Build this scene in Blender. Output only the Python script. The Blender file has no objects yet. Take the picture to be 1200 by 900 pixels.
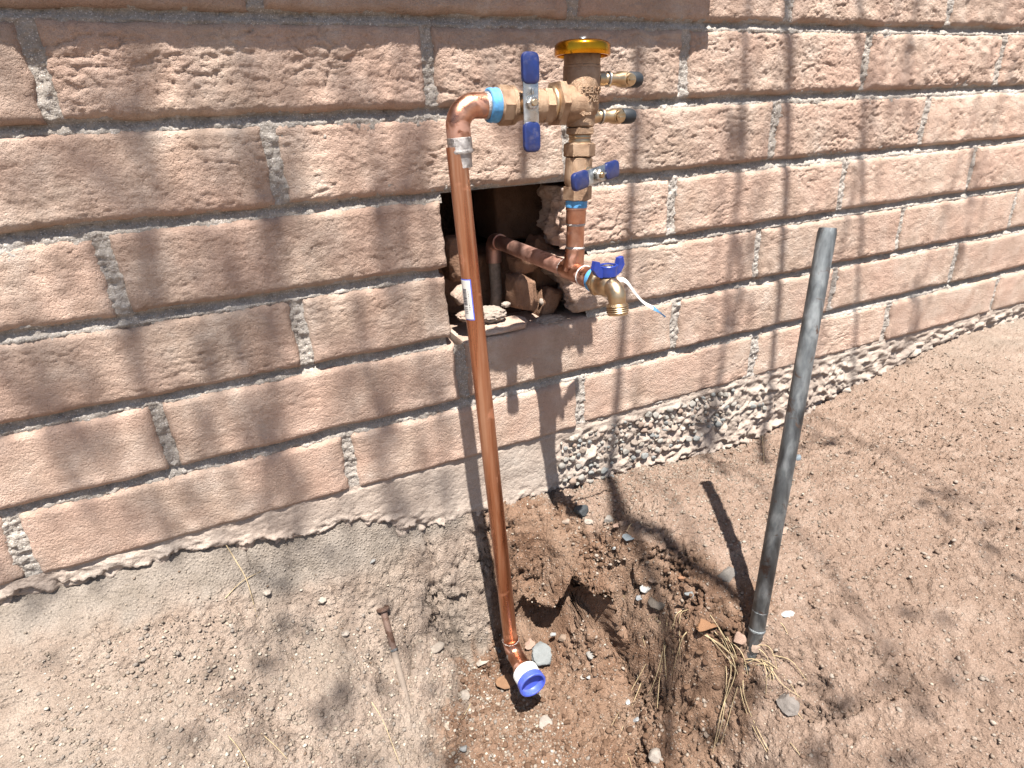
import bpy, math, random
import numpy as np
from mathutils import Vector, Matrix
random.seed(7); RNG = np.random.default_rng(11)
S = bpy.context.scene
COL = S.collection

# ------------------------------------------------------------------ camera
CAM = np.array([-0.271, -0.789, -0.116]); YAW, PIT, ROL, FPX = 0.427, 0.4066, -0.0535, 701.76
def cam_axes():
    cy, sy, cp, sp = math.cos(YAW), math.sin(YAW), math.cos(PIT), math.sin(PIT)
    f = np.array([sy*cp, cy*cp, -sp]); r = np.array([cy, -sy, 0.0]); u = np.cross(r, f)
    c, s = math.cos(ROL), math.sin(ROL)
    return c*r+s*u, -s*r+c*u, f
CR, CU, CF = cam_axes()
def ray(x, y): return CR*((x-600)/FPX) - CU*((y-450)/FPX) + CF
def aty(x, y, Y): d = ray(x, y); return CAM + d*((Y-CAM[1])/d[1])
def atz(x, y, Z): d = ray(x, y); return CAM + d*((Z-CAM[2])/d[2])
def rad(wpx, P): return wpx/2*float((P-CAM) @ CF)/FPX      # a width in the photo -> a radius in metres
cd = bpy.data.cameras.new('camera'); cam = bpy.data.objects.new('camera', cd); COL.objects.link(cam)
cd.sensor_width = 36; cd.lens = 36*FPX/1200; cd.clip_start = 0.01; cd.clip_end = 200
M = Matrix(((CR[0], CU[0], -CF[0], CAM[0]), (CR[1], CU[1], -CF[1], CAM[1]), (CR[2], CU[2], -CF[2], CAM[2]), (0, 0, 0, 1)))
cam.matrix_world = M
S.camera = cam

# ------------------------------------------------------------------ light
SUN = np.array([0.03, 0.14, -0.337]); SUN /= np.linalg.norm(SUN)      # direction the light travels
elev = math.asin(-SUN[2]); azim = math.atan2(-SUN[0], -SUN[1])
W = bpy.data.worlds.new('World'); S.world = W; W.use_nodes = True
nt = W.node_tree; nt.nodes.clear()
o_ = nt.nodes.new('ShaderNodeOutputWorld'); b_ = nt.nodes.new('ShaderNodeBackground'); k_ = nt.nodes.new('ShaderNodeTexSky')
k_.sky_type = 'NISHITA'; k_.sun_disc = False; k_.sun_elevation = elev; k_.sun_rotation = azim; k_.dust_density = 1.5
b_.inputs[1].default_value = 0.05
nt.links.new(k_.outputs[0], b_.inputs[0]); nt.links.new(b_.outputs[0], o_.inputs[0])
sd = bpy.data.lights.new('sun', 'SUN'); sd.energy = 5.0; sd.angle = math.radians(0.53); sd.color = (1, 0.95, 0.88)
so = bpy.data.objects.new('sun', sd); COL.objects.link(so)
so.rotation_euler = Vector(SUN).to_track_quat('-Z', 'Y').to_euler(); so.location = (0, -3, 6)
S.view_settings.view_transform = 'Standard'; S.view_settings.look = 'None'
S.view_settings.exposure = 1.72; S.view_settings.gamma = 1

# ------------------------------------------------------------------ noise
_perm = np.random.default_rng(3).permutation(256); _perm = np.concatenate([_perm, _perm, _perm])
_g = np.random.default_rng(4).normal(size=(256, 3)); _g /= np.linalg.norm(_g, axis=1)[:, None]
def pn(x, y, z):
    x, y, z = np.broadcast_arrays(np.asarray(x, float), y, z)
    xi, yi, zi = np.floor(x).astype(int), np.floor(y).astype(int), np.floor(z).astype(int)
    xf, yf, zf = x-xi, y-yi, z-zi
    u, v, w = [t*t*t*(t*(t*6-15)+10) for t in (xf, yf, zf)]
    xi &= 255; yi &= 255; zi &= 255
    out = 0
    for a in (0, 1):
        for b in (0, 1):
            for c in (0, 1):
                h = _perm[_perm[_perm[(xi+a) & 255]+((yi+b) & 255)]+((zi+c) & 255)]
                G = _g[h]
                d = G[..., 0]*(xf-a)+G[..., 1]*(yf-b)+G[..., 2]*(zf-c)
                out = out + d*(u if a else 1-u)*(v if b else 1-v)*(w if c else 1-w)
    return out*1.6
def fbm(x, y, z, o=4, r=0.5):
    s = 0; a = 1
    for i in range(o):
        s = s + a*pn(x+i*17.3, y+i*5.1, z-i*9.7); x = x*2.03; y = y*2.03; z = z*2.03; a *= r
    return s
def cells(x, y, seed=0):                       # distance to nearest / second nearest jittered point (2D)
    xi, yi = np.floor(x).astype(int), np.floor(y).astype(int)
    d1 = np.full(x.shape, 9.0); d2 = d1.copy(); idv = np.zeros(x.shape)
    for a in (-1, 0, 1):
        for b in (-1, 0, 1):
            cx, cy = xi+a, yi+b
            h = _perm[_perm[(cx+seed) & 255]+(cy & 255)]
            px, py = cx+(h/256.0), cy+(_perm[h+37]/256.0)
            d = np.hypot(x-px, y-py); new = d < d1
            d2 = np.where(new, d1, np.minimum(d2, d)); idv = np.where(new, h/256.0, idv); d1 = np.minimum(d1, d)
    return d1, d2, idv
def sst(a, b, x): t = np.clip((x-a)/(b-a), 0, 1); return t*t*(3-2*t)

# ------------------------------------------------------------------ objects
ORG = {}
def link(o, parent=None, world=(0, 0, 0)):
    COL.objects.link(o); w = np.array(world, float)
    if parent is not None: o.parent = parent; o.location = w-ORG[parent.name]
    else: o.location = w
    ORG[o.name] = w
    return o
def tag(o, label=None, cat=None, group=None, kind=None):
    if label: o['label'] = label
    if cat: o['category'] = cat
    if group: o['group'] = group
    if kind: o['kind'] = kind
    return o
def empty(name, loc, parent=None):
    o = bpy.data.objects.new(name, None); o.empty_display_size = .02
    return link(o, parent, loc)
def grid_mesh(name, V, nu, nv, smooth=True, keep=None, flip=False):
    """V (nu*nv,3) laid out [i*nv+j]"""
    i, j = np.meshgrid(np.arange(nu-1), np.arange(nv-1), indexing='ij')
    a = (i*nv+j).ravel(); q = np.stack([a, a+nv, a+nv+1, a+1], 1)
    if flip: q = q[:, ::-1]
    if keep is not None: q = q[keep.ravel()]
    me = bpy.data.meshes.new(name)
    me.vertices.add(len(V)); me.vertices.foreach_set('co', np.asarray(V, np.float32).ravel())
    me.loops.add(q.size); me.loops.foreach_set('vertex_index', q.ravel().astype(np.int32))
    me.polygons.add(len(q)); me.polygons.foreach_set('loop_start', (np.arange(len(q))*4).astype(np.int32))
    me.polygons.foreach_set('use_smooth', np.full(len(q), smooth))
    me.update(calc_edges=True)
    return me
class MB:
    def __init__(s): s.v = []; s.f = []
    def add(s, vs, fs):
        n = len(s.v); s.v += [tuple(map(float, p)) for p in vs]; s.f += [tuple(n+i for i in f) for f in fs]; return s
    def rings(s, R, cap0=True, cap1=True):
        n = len(R[0]); vs = [p for r in R for p in r]; fs = []
        for k in range(len(R)-1):
            for i in range(n):
                j = (i+1) % n; fs.append((k*n+i, k*n+j, (k+1)*n+j, (k+1)*n+i))
        if cap0: fs.append(tuple(range(n))[::-1])
        if cap1: fs.append(tuple((len(R)-1)*n+i for i in range(n)))
        return s.add(vs, fs)
    def lathe(s, A, ax, prof, seg=32, cap0=True, cap1=True, ref=None, sx=1.0):
        """profile [(t, r)] along the axis ax starting at A; seg 6 makes a hex"""
        ax = np.array(ax, float); ax /= np.linalg.norm(ax)
        ref = np.array([0, 0, 1.0]) if ref is None else np.array(ref, float)
        if abs(ref @ ax) > .95: ref = np.array([0, 1.0, 0])
        e1 = ref-ax*(ref @ ax); e1 /= np.linalg.norm(e1); e2 = np.cross(ax, e1)
        ph = math.pi/seg if seg == 6 else 0
        R = [[A+ax*t+r*(math.cos(2*math.pi*i/seg+ph)*e1*sx+math.sin(2*math.pi*i/seg+ph)*e2) for i in range(seg)] for t, r in prof]
        return s.rings(R, cap0, cap1)
    def hexnut(s, A, ax, L, r, ref=None, c=.0012):
        rr = r/math.cos(math.pi/6)
        return s.lathe(A, ax, [(0, r*.93), (c, rr), (L-c, rr), (L, r*.93)], 6, ref=ref)
    def tube(s, P, r, seg=16, cap=True):
        P = [np.array(p, float) for p in P]; n = len(P)
        r = [r]*n if not hasattr(r, '__len__') else list(r)
        T = [P[min(i+1, n-1)]-P[max(i-1, 0)] for i in range(n)]; T = [t/max(np.linalg.norm(t), 1e-9) for t in T]
        up = np.array([0.3, 0.2, 1.0]);
        if abs(up @ T[0])/np.linalg.norm(up) > .9: up = np.array([1.0, .1, .1])
        e1 = up-T[0]*(up @ T[0]); e1 /= np.linalg.norm(e1); R = []
        for i in range(n):
            e1 = e1-T[i]*(e1 @ T[i]); e1 /= np.linalg.norm(e1); e2 = np.cross(T[i], e1)
            R.append([P[i]+r[i]*(math.cos(2*math.pi*k/seg)*e1+math.sin(2*math.pi*k/seg)*e2) for k in range(seg)])
        return s.rings(R, cap, cap)
    def box(s, c, ex, ey, ez, hx, hy, hz, bev=.0, cr=None):
        """bevelled box with local axes and half sizes"""
        c = np.array(c, float); b = min(bev, hx*.9, hy*.9, hz*.9); C_ = max(cr or b, b); n = len(s.v); vs = []; 
        if b <= 0:
            for sx in (-1, 1):
                for sy in (-1, 1):
                    for sz in (-1, 1): vs.append(c+ex*hx*sx+ey*hy*sy+ez*hz*sz)
            fs = [(0, 1, 3, 2), (4, 6, 7, 5), (0, 4, 5, 1), (2, 3, 7, 6), (0, 2, 6, 4), (1, 5, 7, 3)]
            return s.add(vs, fs)
        def ring(z, ix):
            out = []
            for a0, (sx, sy) in enumerate(((1, 1), (-1, 1), (-1, -1), (1, -1))):
                for k in range(4):
                    a = a0*math.pi/2+k*math.pi/6
                    out.append(c+ex*(sx*(hx-C_)+(C_-ix)*math.cos(a))+ey*(sy*(hy-C_)+(C_-ix)*math.sin(a))+ez*z)
            return out
        R = [ring(-hz, b), ring(-hz+b*.3, b*.3), ring(-hz+b, 0), ring(hz-b, 0), ring(hz-b*.3, b*.3), ring(hz, b)]
        return s.rings(R)
    def build(s, name, mat, parent=None, angle=38, world=None, smooth=True):
        w = np.array(world if world is not None else (ORG[parent.name] if parent is not None else (0, 0, 0)), float)
        me = bpy.data.meshes.new(name); me.from_pydata([tuple(np.array(p)-w) for p in s.v], [], s.f); me.update()
        import bmesh
        bm = bmesh.new(); bm.from_mesh(me); bmesh.ops.recalc_face_normals(bm, faces=bm.faces); bm.to_mesh(me); bm.free()
        if smooth:
            me.polygons.foreach_set('use_smooth', [True]*len(me.polygons)); me.set_sharp_from_angle(angle=math.radians(angle))
        me.materials.append(mat)
        return link(bpy.data.objects.new(name, me), parent, w)

# ------------------------------------------------------------------ materials
def mat(name):
    m = bpy.data.materials.new(name); m.use_nodes = True; n = m.node_tree; n.nodes.clear()
    o = n.nodes.new('ShaderNodeOutputMaterial'); b = n.nodes.new('ShaderNodeBsdfPrincipled'); n.links.new(b.outputs[0], o.inputs[0])
    return m, n, b
def N(n, t, **kw):
    d = n.nodes.new('ShaderNode'+t)
    for k, v in kw.items(): setattr(d, k, v)
    return d
def ramp(n, src, stops):
    r = N(n, 'ValToRGB'); e = r.color_ramp.elements
    while len(e) < len(stops): e.new(.5)
    for i, (p, c) in enumerate(stops): e[i].position = p; e[i].color = (c, c, c, 1) if not hasattr(c, '__len__') else (*c, 1)
    n.links.new(src, r.inputs[0]); return r.outputs[0]
def noise(n, vec, scale, detail=4, rough=.55, dist=0, out=0):
    t = N(n, 'TexNoise'); t.inputs['Scale'].default_value = scale; t.inputs['Detail'].default_value = detail
    t.inputs['Roughness'].default_value = rough; t.inputs['Distortion'].default_value = dist
    n.links.new(vec, t.inputs['Vector']); return t.outputs[out]
def mix(n, f, a, b, typ='MIX'):
    m = N(n, 'Mix', data_type='RGBA', blend_type=typ, clamp_result=False)
    for s, v in ((m.inputs[0], f), (m.inputs[6], a), (m.inputs[7], b)):
        if isinstance(v, (int, float)): s.default_value = v
        elif isinstance(v, tuple): s.default_value = (*v, 1)
        else: n.links.new(v, s)
    return m.outputs[2]
def math_(n, op, a, b=0.0):
    m = N(n, 'Math', operation=op)
    for s, v in ((m.inputs[0], a), (m.inputs[1], b)):
        if isinstance(v, (int, float)): s.default_value = v
        else: n.links.new(v, s)
    return m.outputs[0]
def bump(n, b, h, dist, strength=1.0):
    u = N(n, 'Bump'); u.inputs['Distance'].default_value = dist; u.inputs['Strength'].default_value = strength
    n.links.new(h, u.inputs['Height']); n.links.new(u.outputs[0], b.inputs['Normal']); return u
def earthy(name, cols, scale=1.0, grain=900, bumpd=.0012, rough=.95, pores=True, specks=None, stretch=None, rnd=.12):
    m, n, b = mat(name); g = N(n, 'NewGeometry'); v = g.outputs['Position']
    if stretch:
        mp = N(n, 'Mapping'); mp.inputs['Scale'].default_value = stretch; n.links.new(v, mp.inputs[0]); v = mp.outputs[0]
    c = ramp(n, noise(n, v, 22*scale, 6, .62), [(.3, cols[0]), (.5, cols[1]), (.72, cols[2])])
    f = ramp(n, noise(n, v, 7*scale, 4), [(.38, 0.0), (.62, 1.0)])
    c = mix(n, math_(n, 'MULTIPLY', f, .65), c, cols[3])
    gr = ramp(n, noise(n, v, grain, 3, .7), [(.3, .78), (.7, 1.2)])
    c = mix(n, 1.0, c, gr, 'MULTIPLY')
    if rnd:
        oi = N(n, 'ObjectInfo'); rv = ramp(n, oi.outputs['Random'], [(0, 1-rnd), (1, 1+rnd)]); c = mix(n, 1.0, c, rv, 'MULTIPLY')
    if specks:
        vo = N(n, 'TexVoronoi'); vo.inputs['Scale'].default_value = specks[1]; n.links.new(v, vo.inputs['Vector'])
        c = mix(n, ramp(n, vo.outputs['Distance'], [(.0, .9), (.22, .9), (.3, 0.0)]), c, mix(n, vo.outputs['Color'], specks[0], specks[2]))
    n.links.new(c, b.inputs['Base Color']); b.inputs['Roughness'].default_value = rough; b.inputs['Specular IOR Level'].default_value = .15
    h = noise(n, v, grain*.55, 5, .7)
    if pores:
        h2 = ramp(n, noise(n, v, grain*.28, 3, .6), [(.25, 0.0), (.55, 1.0)]); h = math_(n, 'ADD', math_(n, 'MULTIPLY', h, .9), math_(n, 'MULTIPLY', h2, .6))
    bump(n, b, h, bumpd)
    return m
BRICK = earthy('adobe_brick', ((.275, .198, .153), (.362, .277, .224), (.445, .366, .310), (.375, .252, .198)), grain=1200, bumpd=.0019, rnd=.11)
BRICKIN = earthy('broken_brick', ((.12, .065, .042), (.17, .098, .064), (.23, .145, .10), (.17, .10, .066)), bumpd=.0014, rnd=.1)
MORT = earthy('mortar', ((.20, .18, .162), (.27, .245, .22), (.36, .335, .31), (.265, .232, .20)), grain=500, bumpd=.0022, specks=((.25, .23, .22), 420, (.62, .58, .55)))
CONC = earthy('foundation_render', ((.225, .183, .153), (.27, .228, .195), (.315, .275, .24), (.275, .22, .185)), scale=.7, grain=600, bumpd=.0012)

def metal(name, cols, rough=(.25, .5), bscale=60, streak=None, bumpd=.0002, tarn=None):
    m, n, b = mat(name); tc = N(n, 'NewGeometry'); v = tc.outputs['Position']
    if streak:
        mp = N(n, 'Mapping'); mp.inputs['Scale'].default_value = streak; n.links.new(v, mp.inputs[0]); v = mp.outputs[0]
    f = noise(n, v, bscale, 5, .6, .4)
    c = ramp(n, f, [(.32, cols[0]), (.5, cols[1]), (.7, cols[2])])
    b.inputs['Metallic'].default_value = 1.0
    r = ramp(n, f, [(.3, rough[0]), (.7, rough[1])])
    if tarn:
        tf = ramp(n, noise(n, tc.outputs['Position'], tarn[1], 4, .6, .6), [(tarn[2], 0.0), (tarn[2]+.08, 1.0)])
        c = mix(n, tf, c, tarn[0]); r = mix(n, tf, r, (.6, .6, .6)); n.links.new(math_(n, 'SUBTRACT', 1.0, math_(n, 'MULTIPLY', tf, .45)), b.inputs['Metallic'])
    n.links.new(c, b.inputs['Base Color']); n.links.new(r, b.inputs['Roughness'])
    bump(n, b, noise(n, tc.outputs['Position'], 1400, 3, .6), bumpd)
    return m
COPPER = metal('copper_tube', ((.28, .105, .058), (.48, .225, .13), (.62, .375, .26)), (.2, .4), 95, streak=(1, 1, .06), tarn=((.34, .14, .075), 30, .60))
COPPERF = metal('copper_fitting', ((.30, .125, .08), (.46, .23, .15), (.60, .35, .25)), (.22, .45), 55, tarn=((.36, .20, .15), 45, .56))
COPDULL = metal('dusty_copper', ((.42, .24, .19), (.52, .31, .25), (.60, .39, .32)), (.45, .65), 60, tarn=((.30, .15, .11), 40, .58))
BRONZE = metal('cast_bronze', ((.23, .15, .10), (.32, .222, .152), (.40, .295, .215)), (.46, .60), 70, bumpd=.0010)
BRASS = metal('machined_brass', ((.33, .235, .14), (.44, .325, .205), (.54, .42, .285)), (.30, .44), 60, bumpd=.0001)
STEEL = metal('plated_steel', ((.34, .34, .33), (.44, .44, .43), (.56, .56, .55)), (.2, .45), 120, tarn=((.45, .42, .38), 80, .62))
SOLDER = metal('solder', ((.24, .22, .21), (.36, .34, .33), (.50, .48, .47)), (.3, .6), 200, bumpd=.0008)
GOLD = metal('amber_cap', ((.42, .16, .008), (.52, .22, .012), (.62, .30, .02)), (.14, .22), 30, bumpd=.00002)
RUST = metal('rusty_iron', ((.09, .05, .038), (.13, .08, .06), (.17, .115, .09)), (.6, .8), 150, bumpd=.0008, tarn=((.15, .10, .08), 60, .45))
STAKEM = metal('weathered_steel', ((.075, .08, .085), (.15, .165, .175), (.30, .32, .33)), (.45, .65), 75, streak=(1, 1, .35), bumpd=.0009, tarn=((.085, .055, .042), 55, .60))
def plastic(name, col, rough=.35, var=.15, bd=.0002, sc=200, coat=0):
    m, n, b = mat(name); g = N(n, 'NewGeometry')
    f = ramp(n, noise(n, g.outputs['Position'], sc, 4), [(.3, 1-var), (.7, 1+var)])
    df = ramp(n, noise(n, g.outputs['Position'], 70, 6, .7), [(.5, 0.0), (.72, .30 if max(col) < .6 and rough < .6 else 0.0)])
    n.links.new(mix(n, df, mix(n, 1.0, tuple(col), f, 'MULTIPLY'), (.16, .13, .11)), b.inputs['Base Color']); n.links.new(ramp(n, df, [(0, rough), (.3, min(rough+.3, .9))]), b.inputs['Roughness'])
    bump(n, b, noise(n, g.outputs['Position'], 900, 3), bd); return m
BLUEG = plastic('blue_vinyl', (.008, .017, .085), .34)
BLUEW = plastic('blue_enamel', (.010, .028, .19), .32)
BLUET = plastic('blue_pipe_sealant', (.055, .23, .46), .5, .25, .0006)
BLUEC = plastic('blue_plastic_cap', (.045, .075, .38), .4)
WHITET = plastic('white_thread_tape', (.55, .55, .54), .6, .08, .0012, 300)
WHITEP = plastic('white_paper', (.48, .47, .44), .6, .06)
RUBBER = plastic('black_rubber', (.008, .011, .015), .6)
LBLUE = plastic('light_blue_ink', (.10, .28, .50), .5)
INK = plastic('black_ink', (.03, .03, .04), .6)
BORDER = plastic('blue_ink', (.06, .10, .48), .5)
STRAW = plastic('dry_straw', (.31, .24, .14), .8, .35, .0003, 60)
GREYPIPE = plastic('grey_conduit', (.22, .18, .15), .7, .3)

# ------------------------------------------------------------------ WALL
PITCH, JT, DEP = .1016, .011, .095
wall = tag(empty('brick_wall', (0, 0, -.6)), 'sunlit tan slump block wall with a hole knocked through for the copper pipes', 'wall')
def brick_mesh(x0, x1, z0, z1, seed, res, ragged=None, amp=1.0):
    def axis(a, b, extra):
        L = b-a; n = max(6, int(L/res)); inner = np.linspace(.007, L-.007, n)
        off = np.concatenate([[0, 0, 0, .0009, .0034], inner, [L-.0034, L-.0009, L, L, L]])
        dep = np.concatenate([[DEP, .035, .012, .0055, .0017], np.zeros(n), [.0017, .0055, .012, .035, DEP]])
        return a+off, dep
    if ragged is not None:
        def axis2(a, b):
            L = b-a; n = max(6, int(L/res)); inner = np.linspace(.007, L-.007, n)
            dd = np.linspace(DEP, .008, 22)
            off = np.concatenate([dd*0, [.0009, .0034], inner, [L-.0034, L-.0009, L, L, L]])
            dep = np.concatenate([dd, [.0055, .0017], np.zeros(n), [.0017, .0055, .012, .035, DEP]])
            return a+off, dep
        X, dx = axis2(x0, x1)
    else: X, dx = axis(x0, x1, 0)
    Z, dz = axis(z0, z1, 0)
    nx, nz = len(X), len(Z)
    XX, ZZ = np.meshgrid(X, Z, indexing='ij'); YY = np.maximum(dx[:, None], dz[None, :])
    # waviness of the edges
    s = seed*3.7
    ex = .0035*fbm(ZZ*22, YY*9, s, 3); ez = .0026*fbm(XX*14, YY*6, s+9, 4)
    fx = np.clip(np.minimum(XX-x0, x1-XX)/.03, 0, 1); fz = np.clip(np.minimum(ZZ-z0, z1-ZZ)/.02, 0, 1)
    # face relief: torn, horizontally stretched
    wx = XX+.005*pn(XX*18, ZZ*18, s); wz = ZZ+.003*pn(XX*18+7, ZZ*18, s+3)
    big = fbm(wx*10, 0*XX+s, wz*17, 3)
    mid = fbm(wx*50, s+2+0*XX, wz*80, 5, .68)
    rid = 1-np.abs(fbm(wx*24, s+5+0*XX, wz*48, 3))*2.2
    tear = sst(.6, .95, rid+.12*mid)*sst(-.1, .35, pn(XX*9, s+1, ZZ*16))
    fine = fbm(XX*230, s+7+0*XX, ZZ*260, 3, .65)
    d_edge = np.minimum(np.minimum(XX-x0, x1-XX), np.minimum(ZZ-z0, z1-ZZ))
    front = (YY < .01)*1.0
    bulge = .0022*(1-np.exp(-np.clip(d_edge, 0, 1)/.012))
    lip = .0026*sst(.0, .5, fbm(XX*26, s+11+0*XX, 0*XX, 3)+.15)*np.exp(-((ZZ-z0-.010)/.009)**2)
    dy = -(bulge+lip+amp*(.0021*big+.0012*mid-.0022*tear+.0010*fine))
    YY = YY+dy*front+(1-front)*.001*fbm(XX*60, YY*60, ZZ*60, 3)
    ZZ = ZZ+ez*(1-fz); XX = XX+ex*(1-fx)
    if ragged is not None:
        t = np.exp(-np.clip(XX-x0, 0, 1)/.03)
        sh = ragged(ZZ, YY)+.012*fbm(ZZ*40, YY*40, s, 4)+.005*np.abs(fbm(ZZ*120, YY*120, s, 3))
        XX = XX+sh*t; 
    V = np.stack([XX, YY, ZZ], -1).reshape(-1, 3)
    return grid_mesh('brick', V, nx, nz)
JOINTS = {-1: .2, 0: .0, 1: -.2, 2: -.395, 3: -.206, 4: -.39, 5: -.174}
FIX = {0: [-1.2, -.8, -.4, 0, .398, .795, 1.19, 1.59, 1.98, 2.38],
       -1: [-1.37, -.97, -.58, -.19, .203, .597, .995, 1.39, 1.79, 2.19, 2.58],
       1: [-1.39, -.99, -.595, -.2, .197, .593, .99, 1.385, 1.78, 2.18, 2.57],
       2: [-1.18, -.785, -.392, 0, .196, .389, .785, 1.18, 1.58, 1.97, 2.37],
       3: [-1.39, -.99, -.6, -.207, -.001, .19, .588, .98, 1.38, 1.77, 2.17, 2.56],
       4: [-1.18, -.785, -.39, .008, .409, .805, 1.2, 1.6, 2.0, 2.4],
       5: [-1.36, -.965, -.57, -.175, .215, .609, 1.0, 1.4, 1.8, 2.2, 2.58]}
HOLE = {(2, 0), (3, -.001)}
sd_ = 0
for k in range(-1, 6):
    J = FIX[k]; zt = -k*PITCH; zb = zt-PITCH+JT
    for a, b in zip(J[:-1], J[1:]):
        if (k, a) in HOLE: continue
        sd_ += 1
        res = .0021 if -.75 < a < .75 else (.0035 if a < 1.3 and a > -1.1 else .006)
        j0, j1 = .0070, .0070
        rg = None
        if (k, a) == (2, .196): rg = lambda z, y: -.012+.35*y*0+.10*np.clip(y-.02, 0, 1)
        if (k, a) == (3, .19): rg = lambda z, y: -.022+.028*np.clip((-.305-z)/.09, 0, 1)+.28*np.clip(y, 0, 1)*np.clip((-.32-z)/.05, -.3, 1)
        if b == 0 and k == 2: j1 = .0
        if k == 3 and b == -.001: j1 = .004
        dzz = random.uniform(-.0012, .0012)
        yo = random.uniform(-.0022, .0014)
        me = brick_mesh(a+j0, b-j1, zb+dzz, zt+dzz, sd_, res, rg, amp={-1: .9, 0: 1.25, 1: .85, 2: .8, 3: .7, 4: .5, 5: .45}[k]*random.uniform(.75, 1.2))
        me.materials.append(BRICK)
        if (k, a) in ((4, .008),): pass
        o = bpy.data.objects.new('brick', me); link(o, wall, (0, yo, 0))
for k in range(-5, -1):                           # courses above the frame, hidden by the ledge from here
    J = FIX[0 if k % 2 else -1]
    if k == -5: continue
    me = None
    for a, b in zip(J[:-1], J[1:]):
        if me is None:
            me = brick_mesh(JT/2, .396-JT/2, 0, PITCH-JT, 90+k, .008); me.materials.append(BRICK)
        link(bpy.data.objects.new('brick', me), wall, (a, 0, -k*PITCH-PITCH+JT))
# mortar bed behind the brick faces, cut open at the hole
gx = np.concatenate([np.arange(-1.4, -.75, .006), np.arange(-.75, .8, .0024), np.arange(.8, 2.6, .006)]); gz = np.arange(-.602, .52, .0024)
XX, ZZ = np.meshgrid(gx, gz, indexing='ij')
YY = .0062+.0024*fbm(XX*30, 0*XX, ZZ*30, 3)+.0026*fbm(XX*150, 3+0*XX, ZZ*150, 3, .7)
fr = np.mod(ZZ, PITCH)/JT; YY = YY+np.where(fr < 1.12, -.0056+.0095*np.clip(fr, 0, 1)**.6+.0012*pn(XX*22, 5, ZZ*3), -.0026)
cx = (gx[:-1]+gx[1:])/2; cz = (gz[:-1]+gz[1:])/2; CX, CZ = np.meshgrid(cx, cz, indexing='ij')
keep = ~((CX > np.where(CZ < -.206, -.010, .001)) & (CX < .200) & (CZ > -.4078) & (CZ < -.194)) & ~((CX > .16) & (CX < .23) & (CZ > -.4078) & (CZ < -.30))
me = grid_mesh('mortar', np.stack([XX, YY, ZZ], -1).reshape(-1, 3), len(gx), len(gz), keep=keep); me.materials.append(MORT)
link(bpy.data.objects.new('mortar', me), wall, (0, 0, 0))
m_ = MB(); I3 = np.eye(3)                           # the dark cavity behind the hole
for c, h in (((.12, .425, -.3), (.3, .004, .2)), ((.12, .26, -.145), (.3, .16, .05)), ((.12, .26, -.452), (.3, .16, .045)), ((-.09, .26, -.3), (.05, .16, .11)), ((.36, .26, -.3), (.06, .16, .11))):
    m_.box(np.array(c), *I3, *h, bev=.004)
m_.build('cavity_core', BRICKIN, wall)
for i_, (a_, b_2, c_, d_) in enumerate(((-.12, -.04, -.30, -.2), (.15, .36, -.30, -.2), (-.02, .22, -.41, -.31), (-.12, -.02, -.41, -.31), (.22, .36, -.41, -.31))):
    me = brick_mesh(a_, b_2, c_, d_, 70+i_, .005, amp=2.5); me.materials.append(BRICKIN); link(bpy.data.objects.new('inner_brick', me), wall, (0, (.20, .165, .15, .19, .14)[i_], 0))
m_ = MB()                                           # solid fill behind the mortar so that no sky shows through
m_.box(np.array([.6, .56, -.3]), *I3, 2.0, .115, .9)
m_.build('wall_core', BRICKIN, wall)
# top of the course under the hole, with mortar crumbs on it
# foundation
def contact(x):                                     # height at which the ground meets the wall
    return np.interp(x, [-1.5, -.6, -.36, -.28, -.17, -.07, -.02, .0, .03, .06, .1, .16, .25, .4, .6, .8, 1.4, 2.6],
                     [-.60, -.622, -.634, -.650, -.668, -.706, -.715, -.715, -.715, -.715, -.715, -.715, -.718, -.735, -.748, -.715, -.63, -.60])
gx = np.concatenate([np.arange(-1.4, -.7, .006), np.arange(-.7, .9, .0024), np.arange(.9, 2.6, .006)]); gz = np.concatenate([np.arange(-1.1, -.606, .0024), np.arange(-.606, -.5925, .0014)])
XX, ZZ = np.meshgrid(gx, gz, indexing='ij')
edge = contact(XX)+.006+.012*fbm(XX*14, 1.5+0*XX, 0*XX, 7, .70)
lip = sst(-.001, .003, ZZ-edge)
flat = .0008+.0016*fbm(XX*18, 0*XX, ZZ*22, 3)+.0005*fbm(XX*140, 0*XX, ZZ*140, 3)
rough = .0055*fbm(XX*34, 2+0*XX, ZZ*40, 4, .6)+.003-.004*sst(.5, .9, 1-np.abs(fbm(XX*18, 4+0*XX, ZZ*22, 3))*2.4)
rr = sst(.12, .22, XX+.02*pn(XX*20, ZZ*20, 3))*sst(-.603, -.615, ZZ+.006*pn(XX*30, ZZ*5, 1))
topc = sst(-.604, -.599, ZZ)*(.0012+.0022*fbm(XX*30, 8+0*XX, 0*ZZ, 4)+.0008*fbm(XX*150, 8+0*XX, ZZ*150, 2))
YY = (flat*(1-rr)+rough*rr)-.0035*np.exp(-np.clip(ZZ-edge, 0, 1)/.012)*lip*(1-.6*rr)
YY = YY+(1-lip)*(.004+.008*fbm(XX*40, 7+0*XX, ZZ*40, 4))+.0075*fbm(XX*50, 3+0*XX, ZZ*70, 4, .6)*np.exp(-np.abs(ZZ-edge)/.012)
YY = YY+topc
me = grid_mesh('foundation', np.stack([XX, YY, ZZ], -1).reshape(-1, 3), len(gx), len(gz)); me.materials.append(CONC)
found = link(bpy.data.objects.new('foundation', me), wall, (0, 0, 0))

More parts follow.
